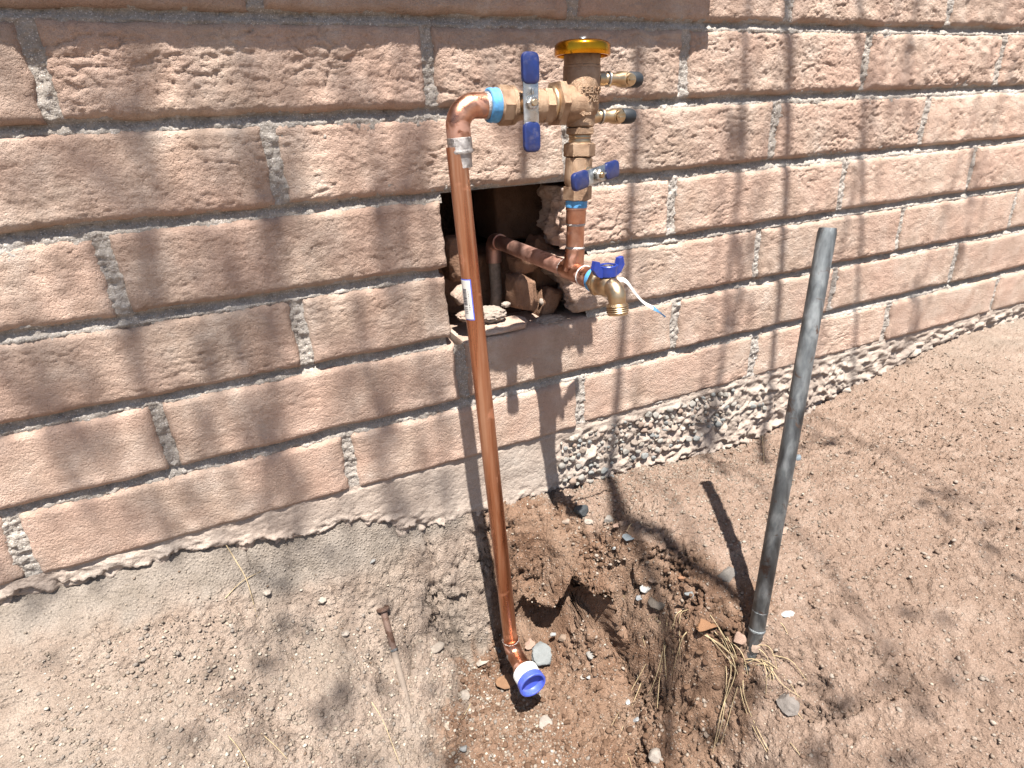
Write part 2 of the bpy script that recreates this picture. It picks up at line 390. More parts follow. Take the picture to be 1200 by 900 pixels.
# ------------------------------------------------------------------ GROUND
CP = [(265,760,-.73,0),(265,900,-.80,0),(400,700,-.75,0),(400,780,-.80,0),(400,900,-.87,0),(340,720,-.745,0),(480,700,-.80,0),(480,780,-.86,0),(480,860,-.90,.0),(530,720,-.86,.1),(540,780,-.915,.55),(520,860,-.93,.6),(500,900,-.925,.4),(450,830,-.865,0),
(575,700,-.87,.5),(586,744,-.925,.9),(594,770,-.947,1),(600,860,-.955,1),(600,900,-.955,.9),(650,760,-.905,1),(680,800,-.91,1),(680,900,-.93,.9),(640,730,-.875,1),(690,735,-.845,1),(622,728,-.90,1),
(620,640,-.76,1),(650,640,-.755,1),(610,662,-.79,1),(618,680,-.80,1),(600,684,-.815,.9),(700,650,-.745,1),(720,610,-.70,.2),(690,610,-.715,.5),
(740,700,-.775,1),(760,660,-.72,.8),(735,630,-.69,.5),(760,775,-.86,1),(720,800,-.90,1),(780,850,-.88,.9),(780,900,-.90,.8),
(800,600,-.675,.1),(840,560,-.675,0),(820,660,-.70,.55),(820,720,-.74,.9),(860,700,-.72,.55),(885,745,-.735,.5),(850,800,-.81,.75),(850,900,-.87,.6),(930,800,-.77,.3),(930,900,-.82,0),(920,650,-.69,0),(880,600,-.68,0),(930,560,-.675,0),
(1050,700,-.70,0),(1050,850,-.76,0),(1180,650,-.68,0),(1190,880,-.74,0)]
pts = [list(atz(x, y, z)[:2])+[z, d] for x, y, z, d in CP]
for x, dmp in ((-1.4, 0), (-.8, 0), (-.5, 0), (-.36, 0), (-.25, 0), (-.15, 0), (-.07, .0), (.0, .4), (.03, .6), (.08, .7), (.13, .6), (.2, .2), (.3, 0), (.45, 0), (.6, 0), (.9, 0), (1.4, 0), (2.2, 0)):
    pts.append([x, .0, float(contact(x)), dmp])
pts += [[.014, -.020, -.785, .3], [.0, -.022, -.785, .2], [.03, -.022, -.775, .6], [-.6, -.2, -.77, 0], [-1.2, -.3, -.78, 0], [-.6, -.6, -.86, 0], [-.3, -.7, -.92, 0], [.1, -.7, -.9, .3], [.5, -.9, -.78, 0], [1.2, -.5, -.67, 0], [2, -.8, -.66, 0], [1.0, -1.3, -.74, 0], [-.6, -1.3, -.88, 0], [-1.6, -1, -.84, 0]]
pts = np.array(pts)
def tps(P, val, reg):
    n = len(P); r = np.linalg.norm(P[:, None]-P[None], axis=2); K = np.where(r > 0, r*r*np.log(r+1e-12), 0)+reg*np.eye(n)
    A = np.zeros((n+3, n+3)); A[:n, :n] = K; A[:n, n] = 1; A[:n, n+1:] = P; A[n, :n] = 1; A[n+1:, :n] = P.T
    return np.linalg.solve(A, np.concatenate([val, np.zeros(3)]))
def teval(w, P, X, Y):
    out = w[-3]+w[-2]*X+w[-1]*Y
    for (px, py), c in zip(P, w[:-3]):
        r2 = (X-px)**2+(Y-py)**2; out = out+c*.5*r2*np.log(r2+1e-12)
    return out
PXY = pts[:, :2]; WZ = tps(PXY, pts[:, 2], 2e-4); WD = tps(PXY, pts[:, 3], 1e-3)
LIP = np.array([atz(x, y, z)[:2] for x, y, z in ((598,692,-.82), (616,684,-.805), (640,674,-.785), (664,656,-.765), (690,680,-.775), (715,700,-.785), (730,714,-.79))])
LIP = LIP[np.argsort(LIP[:, 0])]
CRACKS = [([(728,722),(742,738),(765,762),(800,792)], -.815, .014, .050), ([(262,642),(300,655),(340,640),(385,640)], -.655, .003, .010), ([(462,648),(500,662),(540,668),(560,655)], -.75, .006, .020), ([(505,672),(520,690),(560,700)], -.80, .008, .022),
          ([(500,700),(478,720),(474,745),(466,760)], -.80, .006, .02), ([(500,690),(520,700),(535,690)], -.78, .004, .012), ([(620,665),(600,650),(590,640)], -.77, .005, .018),
          ([(640,560),(655,600),(670,610)], -.71, .006, .012), ([(680,605),(700,615),(735,625),(760,630)], -.70, .008, .014), ([(790,840),(840,870),(860,900)], -.87, .004, .012), ([(740,800),(752,850),(760,900)], -.89, .005, .012),
          ([(300,828),(340,838)], -.78, .003, .006), ([(380,870),(420,880),(430,900)], -.86, .003, .006), ([(447,790),(455,800),(447,812)], -.86, .006, .012)]
def base_z(X, Y):
    """ground height without fine relief, and damp mask"""
    z = teval(WZ, PXY, X, np.minimum(Y, .02)); d = teval(WD, PXY, X, np.minimum(Y, .02))
    far = sst(1.0, 2.6, np.hypot(X-.2, Y+.4)); z = z*(1-far)+(-.80)*far; d = d*(1-far)
    return z, np.clip(d, 0, 1)
def cells3(x, y, z, seed=0):
    xi, yi, zi = np.floor(x).astype(int), np.floor(y).astype(int), np.floor(z).astype(int)
    d1 = np.full(x.shape, 9.0); d2 = d1.copy(); idv = np.zeros(x.shape)
    for a in (-1, 0, 1):
        for b in (-1, 0, 1):
            for c in (-1, 0, 1):
                h = _perm[_perm[_perm[(xi+a+seed) & 255]+((yi+b) & 255)]+((zi+c) & 255)]
                d = np.sqrt((x-xi-a-h/256.)**2+(y-yi-b-_perm[h+37]/256.)**2+(z-zi-c-_perm[h+91]/256.)**2); new = d < d1
                d2 = np.where(new, d1, np.minimum(d2, d)); idv = np.where(new, _perm[h+5]/256.0, idv); d1 = np.minimum(d1, d)
    return d1, d2, idv
def ground0(X, Y):
    """ground without fine relief: position arrays and masks"""
    z, d = base_z(X, Y)
    wig = .006*pn(X*30, Y*30, 1)+.004*pn(X*90, Y*90, 2)
    ly = np.interp(X, LIP[:, 0], LIP[:, 1])+.007*fbm(X*22, 3, 0*X, 3)
    inx = sst(LIP[0, 0]-.022, LIP[0, 0]+.006, X)*sst(LIP[-1, 0]+.014, LIP[-1, 0]-.02, X)*np.interp(X, LIP[:4, 0], [.25, .5, .9, 1.0])
    B = .040; t = (Y-ly+B)/B
    lowz = z-inx*.032*np.exp(-np.clip(ly-B-Y, 0, 9)/.05); upz = z+inx*.026*np.exp(-np.clip(Y-ly, 0, 9)/.05)
    tc = np.clip(t, 0, 1)
    cy = np.interp(tc, [0, .35, .55, .80, .93, 1], [-B, .040, .044, .010, -.026, -.016]); cz = np.interp(tc, [0, .35, .55, .80, .93, 1], [0, -.06, .35, .74, .86, 1])
    ins = (t > 0) & (t < 1)
    zz = np.where(t <= 0, lowz, np.where(t >= 1, upz, lowz*(1-cz)+upz*cz))
    yy = np.where(ins, inx*(ly+cy)+(1-inx)*Y, Y)
    yy = np.where(t >= 1, Y-inx*.012*np.exp(-np.clip(Y-ly, 0, 9)/.03), yy)
    z = zz
    for P, Z, w, dep in CRACKS:
        q = np.array([atz(x, y, Z)[:2] for x, y in P]); best = np.full(X.shape, 9.0)
        for p0, p1 in zip(q[:-1], q[1:]):
            v = p1-p0; tt = np.clip(((X-p0[0])*v[0]+(Y-p0[1])*v[1])/(v@v), 0, 1)
            best = np.minimum(best, np.hypot(X-p0[0]-tt*v[0]+wig, Y-p0[1]-tt*v[1]+wig))
        z = z-dep*np.exp(-(best/w)**2)
    dm = sst(.34, .66, d+.26*fbm(X*16, Y*16, 5, 5, .62))
    g = sst(-.745, -.705, z)*sst(.050, .018, -Y+.03*pn(X*12, 0, 2)+.018*pn(X*40, Y*40, 2))*sst(.01, -.03, X)
    return yy, z, dm, g
def ground(X, Y):                                   # quick height lookup
    yy, z, dm, g = ground0(X, Y); return z, yy-Y, dm, g
def relief(X, Y, Z, dm, g):
    wx, wy, wz = [1.0*pn(X*20+k, Y*20, Z*20+k) for k in (0, 7, 13)]
    c1, c2, idv = cells3(X*46+wx, Y*46+wy, Z*46+wz); clod = sst(.0, .45, c2-c1)*idv
    e1, e2, idw = cells3(X*130+wx, Y*130+wy, Z*130+wz, 5); crumb = sst(0, .4, e2-e1)*idw
    n1 = fbm(X*9, Y*9, Z*9, 5, .55); n2 = fbm(X*60, Y*60, Z*60, 4, .65); n3 = fbm(X*260, Y*260, Z*260, 2, .6)
    patch = sst(-.25, .3, pn(X*10, Y*10, Z*10+8))
    dry = .006*n1+.0028*n2+.0014*n3+.0034*crumb+.0034*clod*patch
    wet = .0045*n1+.0034*n2+.0020*n3+.0058*crumb*(.5+.5*patch)+.0085*clod*(.1+.9*patch)
    crev = sst(.78, .97, 1-np.abs(fbm(X*13+.3*n2, Y*15, Z*15+9, 3))*1.7)*sst(-.1, .25, pn(X*7, Y*7, 4+Z*7))
    wet = wet-.012*crev; dry = dry-.004*crev
    gr = .003*n1+.0008*n2+.0002*n3
    rub = np.exp(-((X+.085)/.06)**2-((Y+.035)/.045)**2)*.9+np.exp(-((X-.02)/.03)**2-((Y+.02)/.03)**2)*.5
    ro = np.clip(np.maximum(dm*.85, rub)+.38*sst(.10, .25, X)*sst(1.2, .6, X), 0, 1); g = g*(1-np.clip(rub*1.5, 0, 1))
    out = dry*(1-ro)+wet*ro; return out*(1-g)+gr*g
def grow(a, b, s0, f):
    out = [a]; s = s0
    while (out[-1] < b if b > a else out[-1] > b): s *= f; out.append(out[-1]+s*(1 if b > a else -1))
    return np.array(out[1:])
gx = np.concatenate([grow(-.52, -30, .0022, 1.06)[::-1], np.arange(-.52, .62, .0020), grow(.62, 2.6, .0022, 1.004), grow(2.6, 30, .02, 1.2)])
gy = np.concatenate([grow(-.60, -30, .0022, 1.06)[::-1], np.arange(-.60, -.32, .0021), np.arange(-.32, -.09, .0015), np.arange(-.09, .024, .0011), [.04, .3]])
XX, YY = np.meshgrid(gx, gy, indexing='ij'); yy, z, dm, g = ground0(XX, YY)
PP = np.stack([XX, yy, z], -1); du = np.gradient(PP, axis=0); dv = np.gradient(PP, axis=1); NN = np.cross(du, dv); NN /= np.linalg.norm(NN, axis=-1)[..., None]+1e-12
near = np.clip(sst(2.2, 1.1, np.hypot(XX-.1, YY+.3))+.2, 0, 1)
PP = PP+NN*(relief(XX, yy, z, dm, g)*near*(.35+.65*np.exp(-(np.abs(yy-YY)/.012)**2)))[..., None]
gm = grid_mesh('ground', PP.reshape(-1, 3), len(gx), len(gy))
red = sst(.06, .24, XX+.05*pn(XX*9, YY*9, 6))*sst(1.6, .8, XX)
for nm, arr in (('damp', dm), ('grey', g), ('red', red)):
    at = gm.attributes.new(nm, 'FLOAT', 'POINT'); at.data.foreach_set('value', arr.astype(np.float32).ravel())
m, n, b = mat('desert_soil'); ge = N(n, 'NewGeometry'); v = ge.outputs['Position']
aD = N(n, 'Attribute', attribute_name='damp').outputs['Fac']; aG = N(n, 'Attribute', attribute_name='grey').outputs['Fac']
dry = ramp(n, noise(n, v, 26, 6, .65), [(.28, (.178, .134, .105)), (.5, (.225, .176, .143)), (.72, (.285, .232, .192))])
dry = mix(n, ramp(n, noise(n, v, 9, 3), [(.4, 0.0), (.7, .6)]), dry, (.175, .148, .122))
wet = ramp(n, noise(n, v, 30, 6, .65), [(.3, (.095, .054, .034)), (.5, (.146, .089, .059)), (.72, (.20, .133, .094))])
wet = mix(n, ramp(n, noise(n, v, 12, 3), [(.42, 0.0), (.68, .8)]), wet, (.178, .122, .088))
gry = ramp(n, noise(n, v, 30, 6, .6), [(.3, (.16, .135, .112)), (.5, (.195, .167, .142)), (.7, (.23, .20, .172))])
aR = N(n, 'Attribute', attribute_name='red').outputs['Fac']
reds = ramp(n, noise(n, v, 28, 6, .65), [(.28, (.135, .090, .066)), (.5, (.185, .128, .097)), (.72, (.245, .182, .145))])
dry = mix(n, math_(n, 'MULTIPLY', aR, .85), dry, reds)
c = mix(n, aD, dry, wet); c = mix(n, aG, c, gry)
c = mix(n, 1.0, c, ramp(n, noise(n, v, 700, 3, .7), [(.3, .62), (.7, 1.36)]), 'MULTIPLY')
vo = N(n, 'TexVoronoi'); vo.inputs['Scale'].default_value = 230; n.links.new(v, vo.inputs['Vector'])
spk = math_(n, 'MULTIPLY', ramp(n, vo.outputs['Distance'], [(.18, 1.0), (.28, 0.0)]), ramp(n, N(n, 'SeparateColor').outputs[0] if False else vo.outputs['Color'], [(.55, 0.0), (.6, .8)]))
spk = math_(n, 'MULTIPLY', spk, math_(n, 'SUBTRACT', 1.0, aG))
c = mix(n, spk, c, mix(n, vo.outputs['Color'], (.27, .205, .16), (.25, .225, .20)))
n.links.new(c, b.inputs['Base Color']); b.inputs['Roughness'].default_value = .95; b.inputs['Specular IOR Level'].default_value = .12
h = math_(n, 'ADD', noise(n, v, 420, 5, .7), math_(n, 'MULTIPLY', ramp(n, vo.outputs['Distance'], [(.0, 1.0), (.5, 0.0)]), .6))
bump(n, b, h, .0030)
gm.materials.append(m); SOIL = m
gr = link(bpy.data.objects.new('ground', gm)); tag(gr, kind='structure')
gr['label'] = 'dry tan dirt with a damp brown dug out hollow at the foot of the wall'
def gz_at(x, y):
    X = np.array([[x]]); Y = np.array([[y]]); z, yo, _, _ = ground(X, Y); return float(z[0, 0])
def on_ground(px, py, lift=0.0):                    # the ground point seen at a pixel
    lo, hi = .35, 2.5; d = ray(px, py); ts = np.linspace(lo, hi, 500); P = CAM+ts[:, None]*d
    zz, yo_, dm_, g_ = ground(P[:, 0][None], P[:, 1][None]); zz = (zz+.8*relief(P[:, 0][None], P[:, 1][None], zz, dm_, g_))[0]+lift
    below = (P[:, 2] < zz) | (P[:, 1] > .0)
    k = int(np.argmax(below)); return P[k] if P[k, 1] <= 0 else P[max(k-1, 0)]

# ------------------------------------------------------------------ STONES
def icos(sub=2):
    import bmesh
    bm = bmesh.new(); bmesh.ops.create_icosphere(bm, subdivisions=sub, radius=1); V = np.array([v.co[:] for v in bm.verts]); F = [tuple(v.index for v in f.verts) for f in bm.faces]; bm.free(); return V, F
ICO = {k: icos(k) for k in (1, 2, 3, 4)}
def rock(sub, seed, ang=.5, size=(1, 1, 1), rot=0.0, tilt=0.0):
    V, F = ICO[sub]; V = V.copy(); r = np.random.default_rng(seed)
    for _ in range(int(6+ang*10)):                   # chop facets
        nrm = r.normal(size=3); nrm /= np.linalg.norm(nrm); d = V@nrm; lim = r.uniform(.38, .80)+(1-ang)*.25
        V = V-np.outer(np.clip(d-lim, 0, 1), nrm)
    V = V*(1+.06*fbm(V[:, 0]*2+seed, V[:, 1]*2, V[:, 2]*2, 3))[:, None]
    if sub >= 3: V = V*(1+.03*fbm(V[:, 0]*7+seed, V[:, 1]*7, V[:, 2]*7, 4, .75)*1.9)[:, None]
    V = V*np.array(size); ct, st = math.cos(tilt), math.sin(tilt); V = V@np.array([[1, 0, 0], [0, ct, st], [0, -st, ct]])
    c, s = math.cos(rot), math.sin(rot); return V@np.array([[c, s, 0], [-s, c, 0], [0, 0, 1]]), F
_sm = {}
def stone_mat(col, rough=.9):
    key = tuple(round(c, 2) for c in col)
    if key not in _sm:
        c = np.array(col)*np.array([.40, .42, .43]); _sm[key] = earthy('stone_surface', (tuple(c*.75), tuple(c), tuple(np.clip(c*1.25, 0, .85)), tuple(c*.95)), scale=4, grain=1300, bumpd=.0008, pores=False, rough=rough, rnd=0)
    return _sm[key]
GREY, DGREY, PALE, PINK, TAN, RUSTY, WHITE, BROWN = (.36, .365, .36), (.12, .125, .13), (.60, .50, .42), (.58, .38, .29), (.46, .33, .24), (.40, .19, .10), (.66, .64, .61), (.27, .16, .10)
STN = [ # px, py, width px, flatness, colour, angularity, label
 (635,765,34,.6,GREY,.55,'rough grey angular stone just right of the pipe end, biggest near the cap'),
 (594,796,27,.35,(.38,.21,.12),.25,'flat round rusty brown stone left of the white taped cap'),
 (638,847,21,.3,(.50,.42,.36),.7,'flat pale grey-tan chip lying just below the blue cap'),
 (621,753,19,.45,PINK,.7,'pale pinkish stone tucked behind the rough grey stone by the pipe end'),
 (564,775,19,.35,PALE,.9,'cream angular chip left of the pipe foot'),
 (586,763,9,.5,GREY,.7,'small grey chip in the shade against the pipe foot'),
 (584,757,9,.5,WHITE,.6,'small white chip in the shade left of the pipe foot'),
 (681,597,19,.8,DGREY,.3,'dark charcoal round stone at the shaded foot of the wall'),
 (663,610,18,.5,(.50,.38,.30),.5,'beige flat stone just below the charcoal stone at the wall foot'),
 (690,610,12,.5,PALE,.4,'cream stone right of the beige one at the wall foot'),
 (713,608,13,.6,(.48,.42,.37),.4,'light grey-tan stone right of the charcoal one at the wall foot'),
 (720,641,10,.6,WHITE,.8,'bluish white chip above the dark hollow'),
 (737,629,18,.25,(.22,.24,.26),.9,'thin slate grey flake in the shadow at the wall foot'),
 (724,616,12,.6,PINK,.6,'pinkish stone between the light grey-tan stone and the slate flake'),
 (757,689,15,.5,(.62,.58,.54),.5,'whitish pebble at top of the pebble cluster right of the hollow'),
 (750,699,13,.4,(.40,.40,.41),.5,'flat grey pebble under the whitish pebble right of the hollow'),
 (770,705,22,.55,(.22,.18,.15),.35,'dark grey-brown round stone in the pebble cluster right of the hollow'),
 (763,679,12,.5,(.36,.25,.19),.5,'brown pebble above the whitish pebble right of the hollow'),
 (808,696,12,.6,GREY,.6,'small grey stone alone between the hollow and the stake'),
 (745,843,14,.8,(.55,.54,.54),.8,'light grey crystalline stone below the long straws'),
 (769,884,20,.7,(.50,.42,.36),.4,'pale rounded stone at the bottom edge of the photo'),
 (829,731,30,.45,(.42,.22,.12),.6,'orange-brown clod beside the straws left of the stake'),
 (799,676,18,.5,(.42,.22,.13),.7,'reddish clod on the slope between the hollow and the stake'),
 (866,746,20,.8,PINK,.5,'pink-beige stone left of the stake foot'),
 (887,757,20,.7,(.56,.40,.31),.7,'pinkish angular stone directly in front of the stake foot'),
 (924,719,20,.25,(.66,.64,.62),.8,'thin shiny white sliver right of the stake foot'),
 (692,767,13,.5,(.46,.42,.38),.4,'small grey pebble below the mouth of the dark hollow'),
 (660,746,17,.4,(.38,.27,.20),.5,'flat tan-brown stone above right of the rough grey stone'),
 (648,743,8,.6,WHITE,.5,'tiny white pebble beside the flat tan-brown stone'),
 (683,792,8,.6,PALE,.5,'left cream pebble of the three below the hollow'),
 (691,793,8,.6,WHITE,.5,'middle white pebble of the three below the hollow'),
 (698,791,7,.6,PALE,.5,'right cream pebble of the three below the hollow'),
 (917,621,12,.6,PINK,.4,'small pinkish stone right of the stake'),
 (511,757,22,.3,(.50,.41,.34),.3,'large pale flat stone half buried left of the long pipe'),
 (543,815,20,.5,PALE,.7,'cream lumpy stone on the edge of the damp soil'),
 (523,850,13,.5,(.62,.48,.38),.8,'small cream angular stone below the cream lumpy one'),
 (483,850,12,.6,(.46,.37,.31),.4,'grey-tan pebble at the buried end of the spike'),
 (544,876,12,.6,(.48,.46,.44),.7,'light grey chip near the bottom left of the pit'),
 (570,815,8,.6,PALE,.5,'tiny cream chip left of the blue cap'),
 (565,828,8,.6,(.60,.42,.33),.5,'tiny pinkish chip below left of the blue cap'),
 (376,702,15,.5,PALE,.5,'cream stone on the pale ground under the foundation'),
 (313,694,12,.5,PALE,.6,'small cream stone left of the cream stone on the pale ground'),
 (271,731,12,.5,PALE,.7,'cream angular stone at the left, level with the spike head'),
 (404,742,13,.5,PALE,.7,'cream rough stone left of the spike'),
 (436,657,11,.4,(.42,.40,.38),.4,'small grey pebble set in the smooth ledge by the foundation'),
 (925,822,34,.45,(.33,.28,.25),.3,'grey-brown smooth boulder half buried below the stake'),
 (853,672,26,.6,(.30,.26,.23),.5,'grey-brown rock in the stripe of shade left of the stake'),
 (934,536,13,.8,(.30,.34,.38),.5,'blue-grey stone behind the stake near the wall'),
 (648,881,8,.6,(.60,.44,.34),.5,'tiny peach chip at the bottom of the pit'),
 (717,705,0,.6,PALE,.5,''),
 (736,822,8,.6,WHITE,.5,'tiny white chip above the light grey crystalline stone'),
 (590,850,0,.5,PALE,.5,''),
 (830,860,11,.6,(.55,.42,.33),.5,'peach stone among the straws at lower right'),
]
k = 0
for px, py, wpx, fl, col, ang, lab in STN:
    if not wpx: continue
    k += 1
    P = on_ground(px, py+wpx*.25*fl, 0); r = rad(wpx, P)
    V, F = rock(4 if wpx > 24 else 3, 40+k, ang, (r, r*random.uniform(.7, .95), r*fl), random.uniform(-.6, .6), random.uniform(-.2, .2))
    mb = MB().add(V+np.array([P[0], P[1], P[2]+r*fl*.45]), F); o = mb.build('stone', stone_mat(col), world=(P[0], P[1], P[2]), angle=24+30*(1-ang))
    tag(o, lab, 'stone', 'stones lying on the dirt')
# loose gravel: far too many to count
def scatter(name, n, fn, rmin, rmax, cols, label, seed, sub=1, power=2.2):
    r = np.random.default_rng(seed); acc = [MB() for _ in cols]; P = fn(r, n)
    X, Y = P[:, 0], P[:, 1]; z, yo, dm_, g_ = ground(X[None], Y[None]); z = (z+.85*relief(X[None], Y[None]+yo, z, dm_, g_))[0]; yo = yo[0]; dm_ = dm_[0]
    base = [rock(sub, s, .6) for s in range(14)]
    bv = [[] for _ in cols]; bf = [[] for _ in cols]; cnt = [0]*len(cols)
    for i in range(len(X)):
        s = rmin+(rmax-rmin)*r.random()**power; V, F = base[r.integers(14)]; a = r.random()*6.3; c_, s_ = math.cos(a), math.sin(a)
        V = (V*np.array([s, s*.8, s*r.uniform(.45, .8)]))@np.array([[c_, s_, 0], [-s_, c_, 0], [0, 0, 1]])+np.array([X[i], Y[i]+yo[i], z[i]+s*.2])
        ci = r.choice(len(cols), p=None); bv[ci].append(V); bf[ci].append(np.array(F)+cnt[ci]); cnt[ci] += len(V)
    V = np.concatenate([np.concatenate(x) for x in bv if x]); off = 0; Fs = []; mi = []
    for ci in range(len(cols)):
        if not bv[ci]: continue
        f = np.concatenate(bf[ci]); Fs.append(f+off); mi.append(np.full(len(f), ci)); off += cnt[ci]
    Fs = np.concatenate(Fs); mi = np.concatenate(mi)
    me = bpy.data.meshes.new(name); me.vertices.add(len(V)); me.vertices.foreach_set('co', V.astype(np.float32).ravel())
    me.loops.add(Fs.size); me.loops.foreach_set('vertex_index', Fs.ravel().astype(np.int32)); me.polygons.add(len(Fs)); me.polygons.foreach_set('loop_start', (np.arange(len(Fs))*3).astype(np.int32))
    me.update(calc_edges=True)
    for c_ in cols: me.materials.append(c_)
    me.polygons.foreach_set('material_index', mi.astype(np.int32))
    o = link(bpy.data.objects.new(name, me)); tag(o, label, 'gravel', kind='stuff'); return o
def f_all(r, n): return np.stack([r.uniform(-.75, 1.3, n), r.uniform(-.68, -.004, n)], 1)
def f_left(r, n):
    q = np.stack([r.uniform(-.6, .03, n*2), r.uniform(-.32, -.05, n*2)], 1); w = pn(q[:, 0]*9, q[:, 1]*9, 3) > -.7; return q[w][:n]
def f_pit(r, n): return np.stack([r.normal(.08, .11, n), r.uniform(-.42, -.05, n)], 1)
def f_mound(r, n): return np.stack([r.normal(.36, .14, n), np.clip(r.normal(-.10, .09, n), -.3, -.006)], 1)
SM = [stone_mat(c) for c in ((.50, .40, .32), (.36, .28, .22), (.42, .32, .25), (.40, .33, .28), (.30, .20, .14))]
scatter('gravel', 6000, f_all, .0009, .0034, [SM[1], SM[2], SM[4], SM[0]], 'fine dirt-coloured grit strewn all over the ground', 1, power=3)
scatter('gravel', 5000, f_left, .0010, .0048, [SM[0], SM[2], SM[3], SM[1]], 'pale grit on the dusty ground left of the pit', 2, power=3)
SC = [stone_mat(c) for c in ((.80, .68, .56), (.70, .57, .45), (.62, .48, .37))]
scatter('gravel', 2600, f_left, .0010, .0046, SC, 'cream crumbs on the dusty ground left of the pit', 12, power=3.5)
scatter('gravel', 2600, f_all, .0008, .0030, SC, 'cream specks of grit scattered everywhere', 13, power=3.5)
scatter('gravel', 1500, f_pit, .0009, .0040, [SM[0], SM[4], stone_mat((.45, .28, .19)), SM[4]], 'scattered light grit on the damp brown pit floor', 3, power=3)
scatter('gravel', 3000, f_mound, .0010, .0042, [SM[0], SM[1], SM[2]], 'sandy grit on the mound at the foot of the wall', 4, power=3)
SOILC = [stone_mat((.21, .12, .075)), stone_mat((.26, .155, .10)), stone_mat((.17, .095, .06))]
RC = [stone_mat(c) for c in ((.40, .28, .21), (.48, .36, .28), (.33, .21, .15), (.55, .44, .36))]
def f_right(r, n):
    q = np.stack([r.uniform(.1, 1.2, n*2), r.uniform(-.62, -.006, n*2)], 1); return q[:n]
scatter('gravel', 7000, f_right, .0009, .0052, RC, 'reddish tan grit and crumbs on the bank right of the pit', 15, power=3.6)
def f_clod(r, n):
    q = np.stack([r.uniform(-.1, .32, n*3), r.uniform(-.42, -.02, n*3)], 1); _, d = base_z(q[:, 0], q[:, 1]); return q[d > .6][:n]
scatter('soil_clods', 1500, f_clod, .0012, .0065, SOILC, 'crumbly damp brown clods around the dug out hollow', 5, sub=2, power=3)

# pebbles set in the foundation
r = np.random.default_rng(5); PM = [stone_mat(c) for c in ((.42, .41, .39), (.50, .45, .40), (.60, .51, .43), (.68, .59, .51), (.56, .44, .36), (.46, .33, .26))]
PB = []
for s in range(8):
    V, F = rock(3, 300+s, .25); PB.append(MB().add(V, F))
pm = []
for s in range(8):
    me = bpy.data.meshes.new('pebble'); me.from_pydata([tuple(p) for p in PB[s].v], [], PB[s].f); me.polygons.foreach_set('use_smooth', [True]*len(me.polygons)); me.materials.append(PM[s % 6]); me.update(); pm.append(me)
placed = []
for t in range(7000):
    if len(placed) > 190: break
    px = r.uniform(655, 930); py = r.uniform(425, 575)
    top = np.interp(px, [655, 700, 760, 838, 930], [520, 502, 484, 462, 440]); bot = np.interp(px, [655, 690, 720, 760, 800, 838, 930], [560, 575, 566, 540, 522, 505, 470])
    if px > 850 and r.random() < .93: continue
    if not top < py < bot or r.random() < (.55 if py > np.interp(px, [700, 800], [540, 500]) else .0): continue
    P = aty(px, py, 0); rr_ = r.uniform(.003, .0085) if r.random() < .7 else r.uniform(.003, .005)
    if any((P[0]-q[0])**2+(P[2]-q[2])**2 < (.88*(rr_+q[3]))**2 for q in placed): continue
    placed.append((P[0], 0, P[2], rr_))
    o = bpy.data.objects.new('pebble', pm[r.integers(8)]); link(o, found, (P[0], .0005, P[2]))
    o.scale = (rr_*r.uniform(.9, 1.25), rr_*.75, rr_*r.uniform(.7, .95)); o.rotation_euler = (r.uniform(-.4, .4), r.uniform(-.6, .6), r.uniform(-.4, .4))

# ------------------------------------------------------------------ HOLE CONTENTS
def chunk(px, py, Y, w, hgt, dep, col, lab, ang=.9, seed=1, sub=3, rot=0., tilt=0., cat='brick fragment', name='brick_fragment', boxy=True):
    P = aty(px, py, Y); V, F = ICO[sub]; V = V.copy()
    if boxy: V = np.sign(V)*np.abs(V)**.42; V /= np.abs(V).max()
    rg = np.random.default_rng(seed)
    for _ in range(5):
        nrm = rg.normal(size=3); nrm /= np.linalg.norm(nrm); d = V@nrm; V = V-np.outer(np.clip(d-rg.uniform(.85, 1.1), 0, 2), nrm)
    V = V*(1+.09*fbm(V[:, 0]*2.2+seed, V[:, 1]*2.2, V[:, 2]*2.2, 3)+(.03 if boxy else .14)*fbm(V[:, 0]*6+seed, V[:, 1]*6, V[:, 2]*6, 4, .7))[:, None]
    V = V*np.array([w, dep, hgt]); c, s = math.cos(tilt), math.sin(tilt); V = V@np.array([[c, 0, s], [0, 1, 0], [-s, 0, c]])
    c, s = math.cos(rot), math.sin(rot); V = V@np.array([[c, s, 0], [-s, c, 0], [0, 0, 1]])
    o = MB().add(V+P, F).build(name, col, world=P, angle=50); return tag(o, lab, cat, 'rubble in the wall hole')
MB().tube([aty(586, 288, .105), aty(584, 320, .105), aty(581, 352, .105), aty(580, 366, .105)], .0095, 16)
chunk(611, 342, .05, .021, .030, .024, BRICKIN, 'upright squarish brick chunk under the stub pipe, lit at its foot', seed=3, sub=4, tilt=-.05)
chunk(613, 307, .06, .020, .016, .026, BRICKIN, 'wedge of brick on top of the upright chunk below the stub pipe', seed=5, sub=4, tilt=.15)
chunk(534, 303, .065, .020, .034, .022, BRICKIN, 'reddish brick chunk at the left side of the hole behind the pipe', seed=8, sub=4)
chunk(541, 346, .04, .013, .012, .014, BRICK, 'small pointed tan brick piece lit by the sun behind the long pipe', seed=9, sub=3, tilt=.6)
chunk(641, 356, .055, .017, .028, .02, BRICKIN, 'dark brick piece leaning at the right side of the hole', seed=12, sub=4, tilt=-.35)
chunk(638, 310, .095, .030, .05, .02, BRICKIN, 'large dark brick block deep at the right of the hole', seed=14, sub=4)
chunk(575, 368, .034, .024, .012, .022, CONC, 'pale crumbly mortar lump on the sill of the hole behind the pipe', seed=17, sub=4, cat='mortar lump', name='mortar_lump', boxy=False)
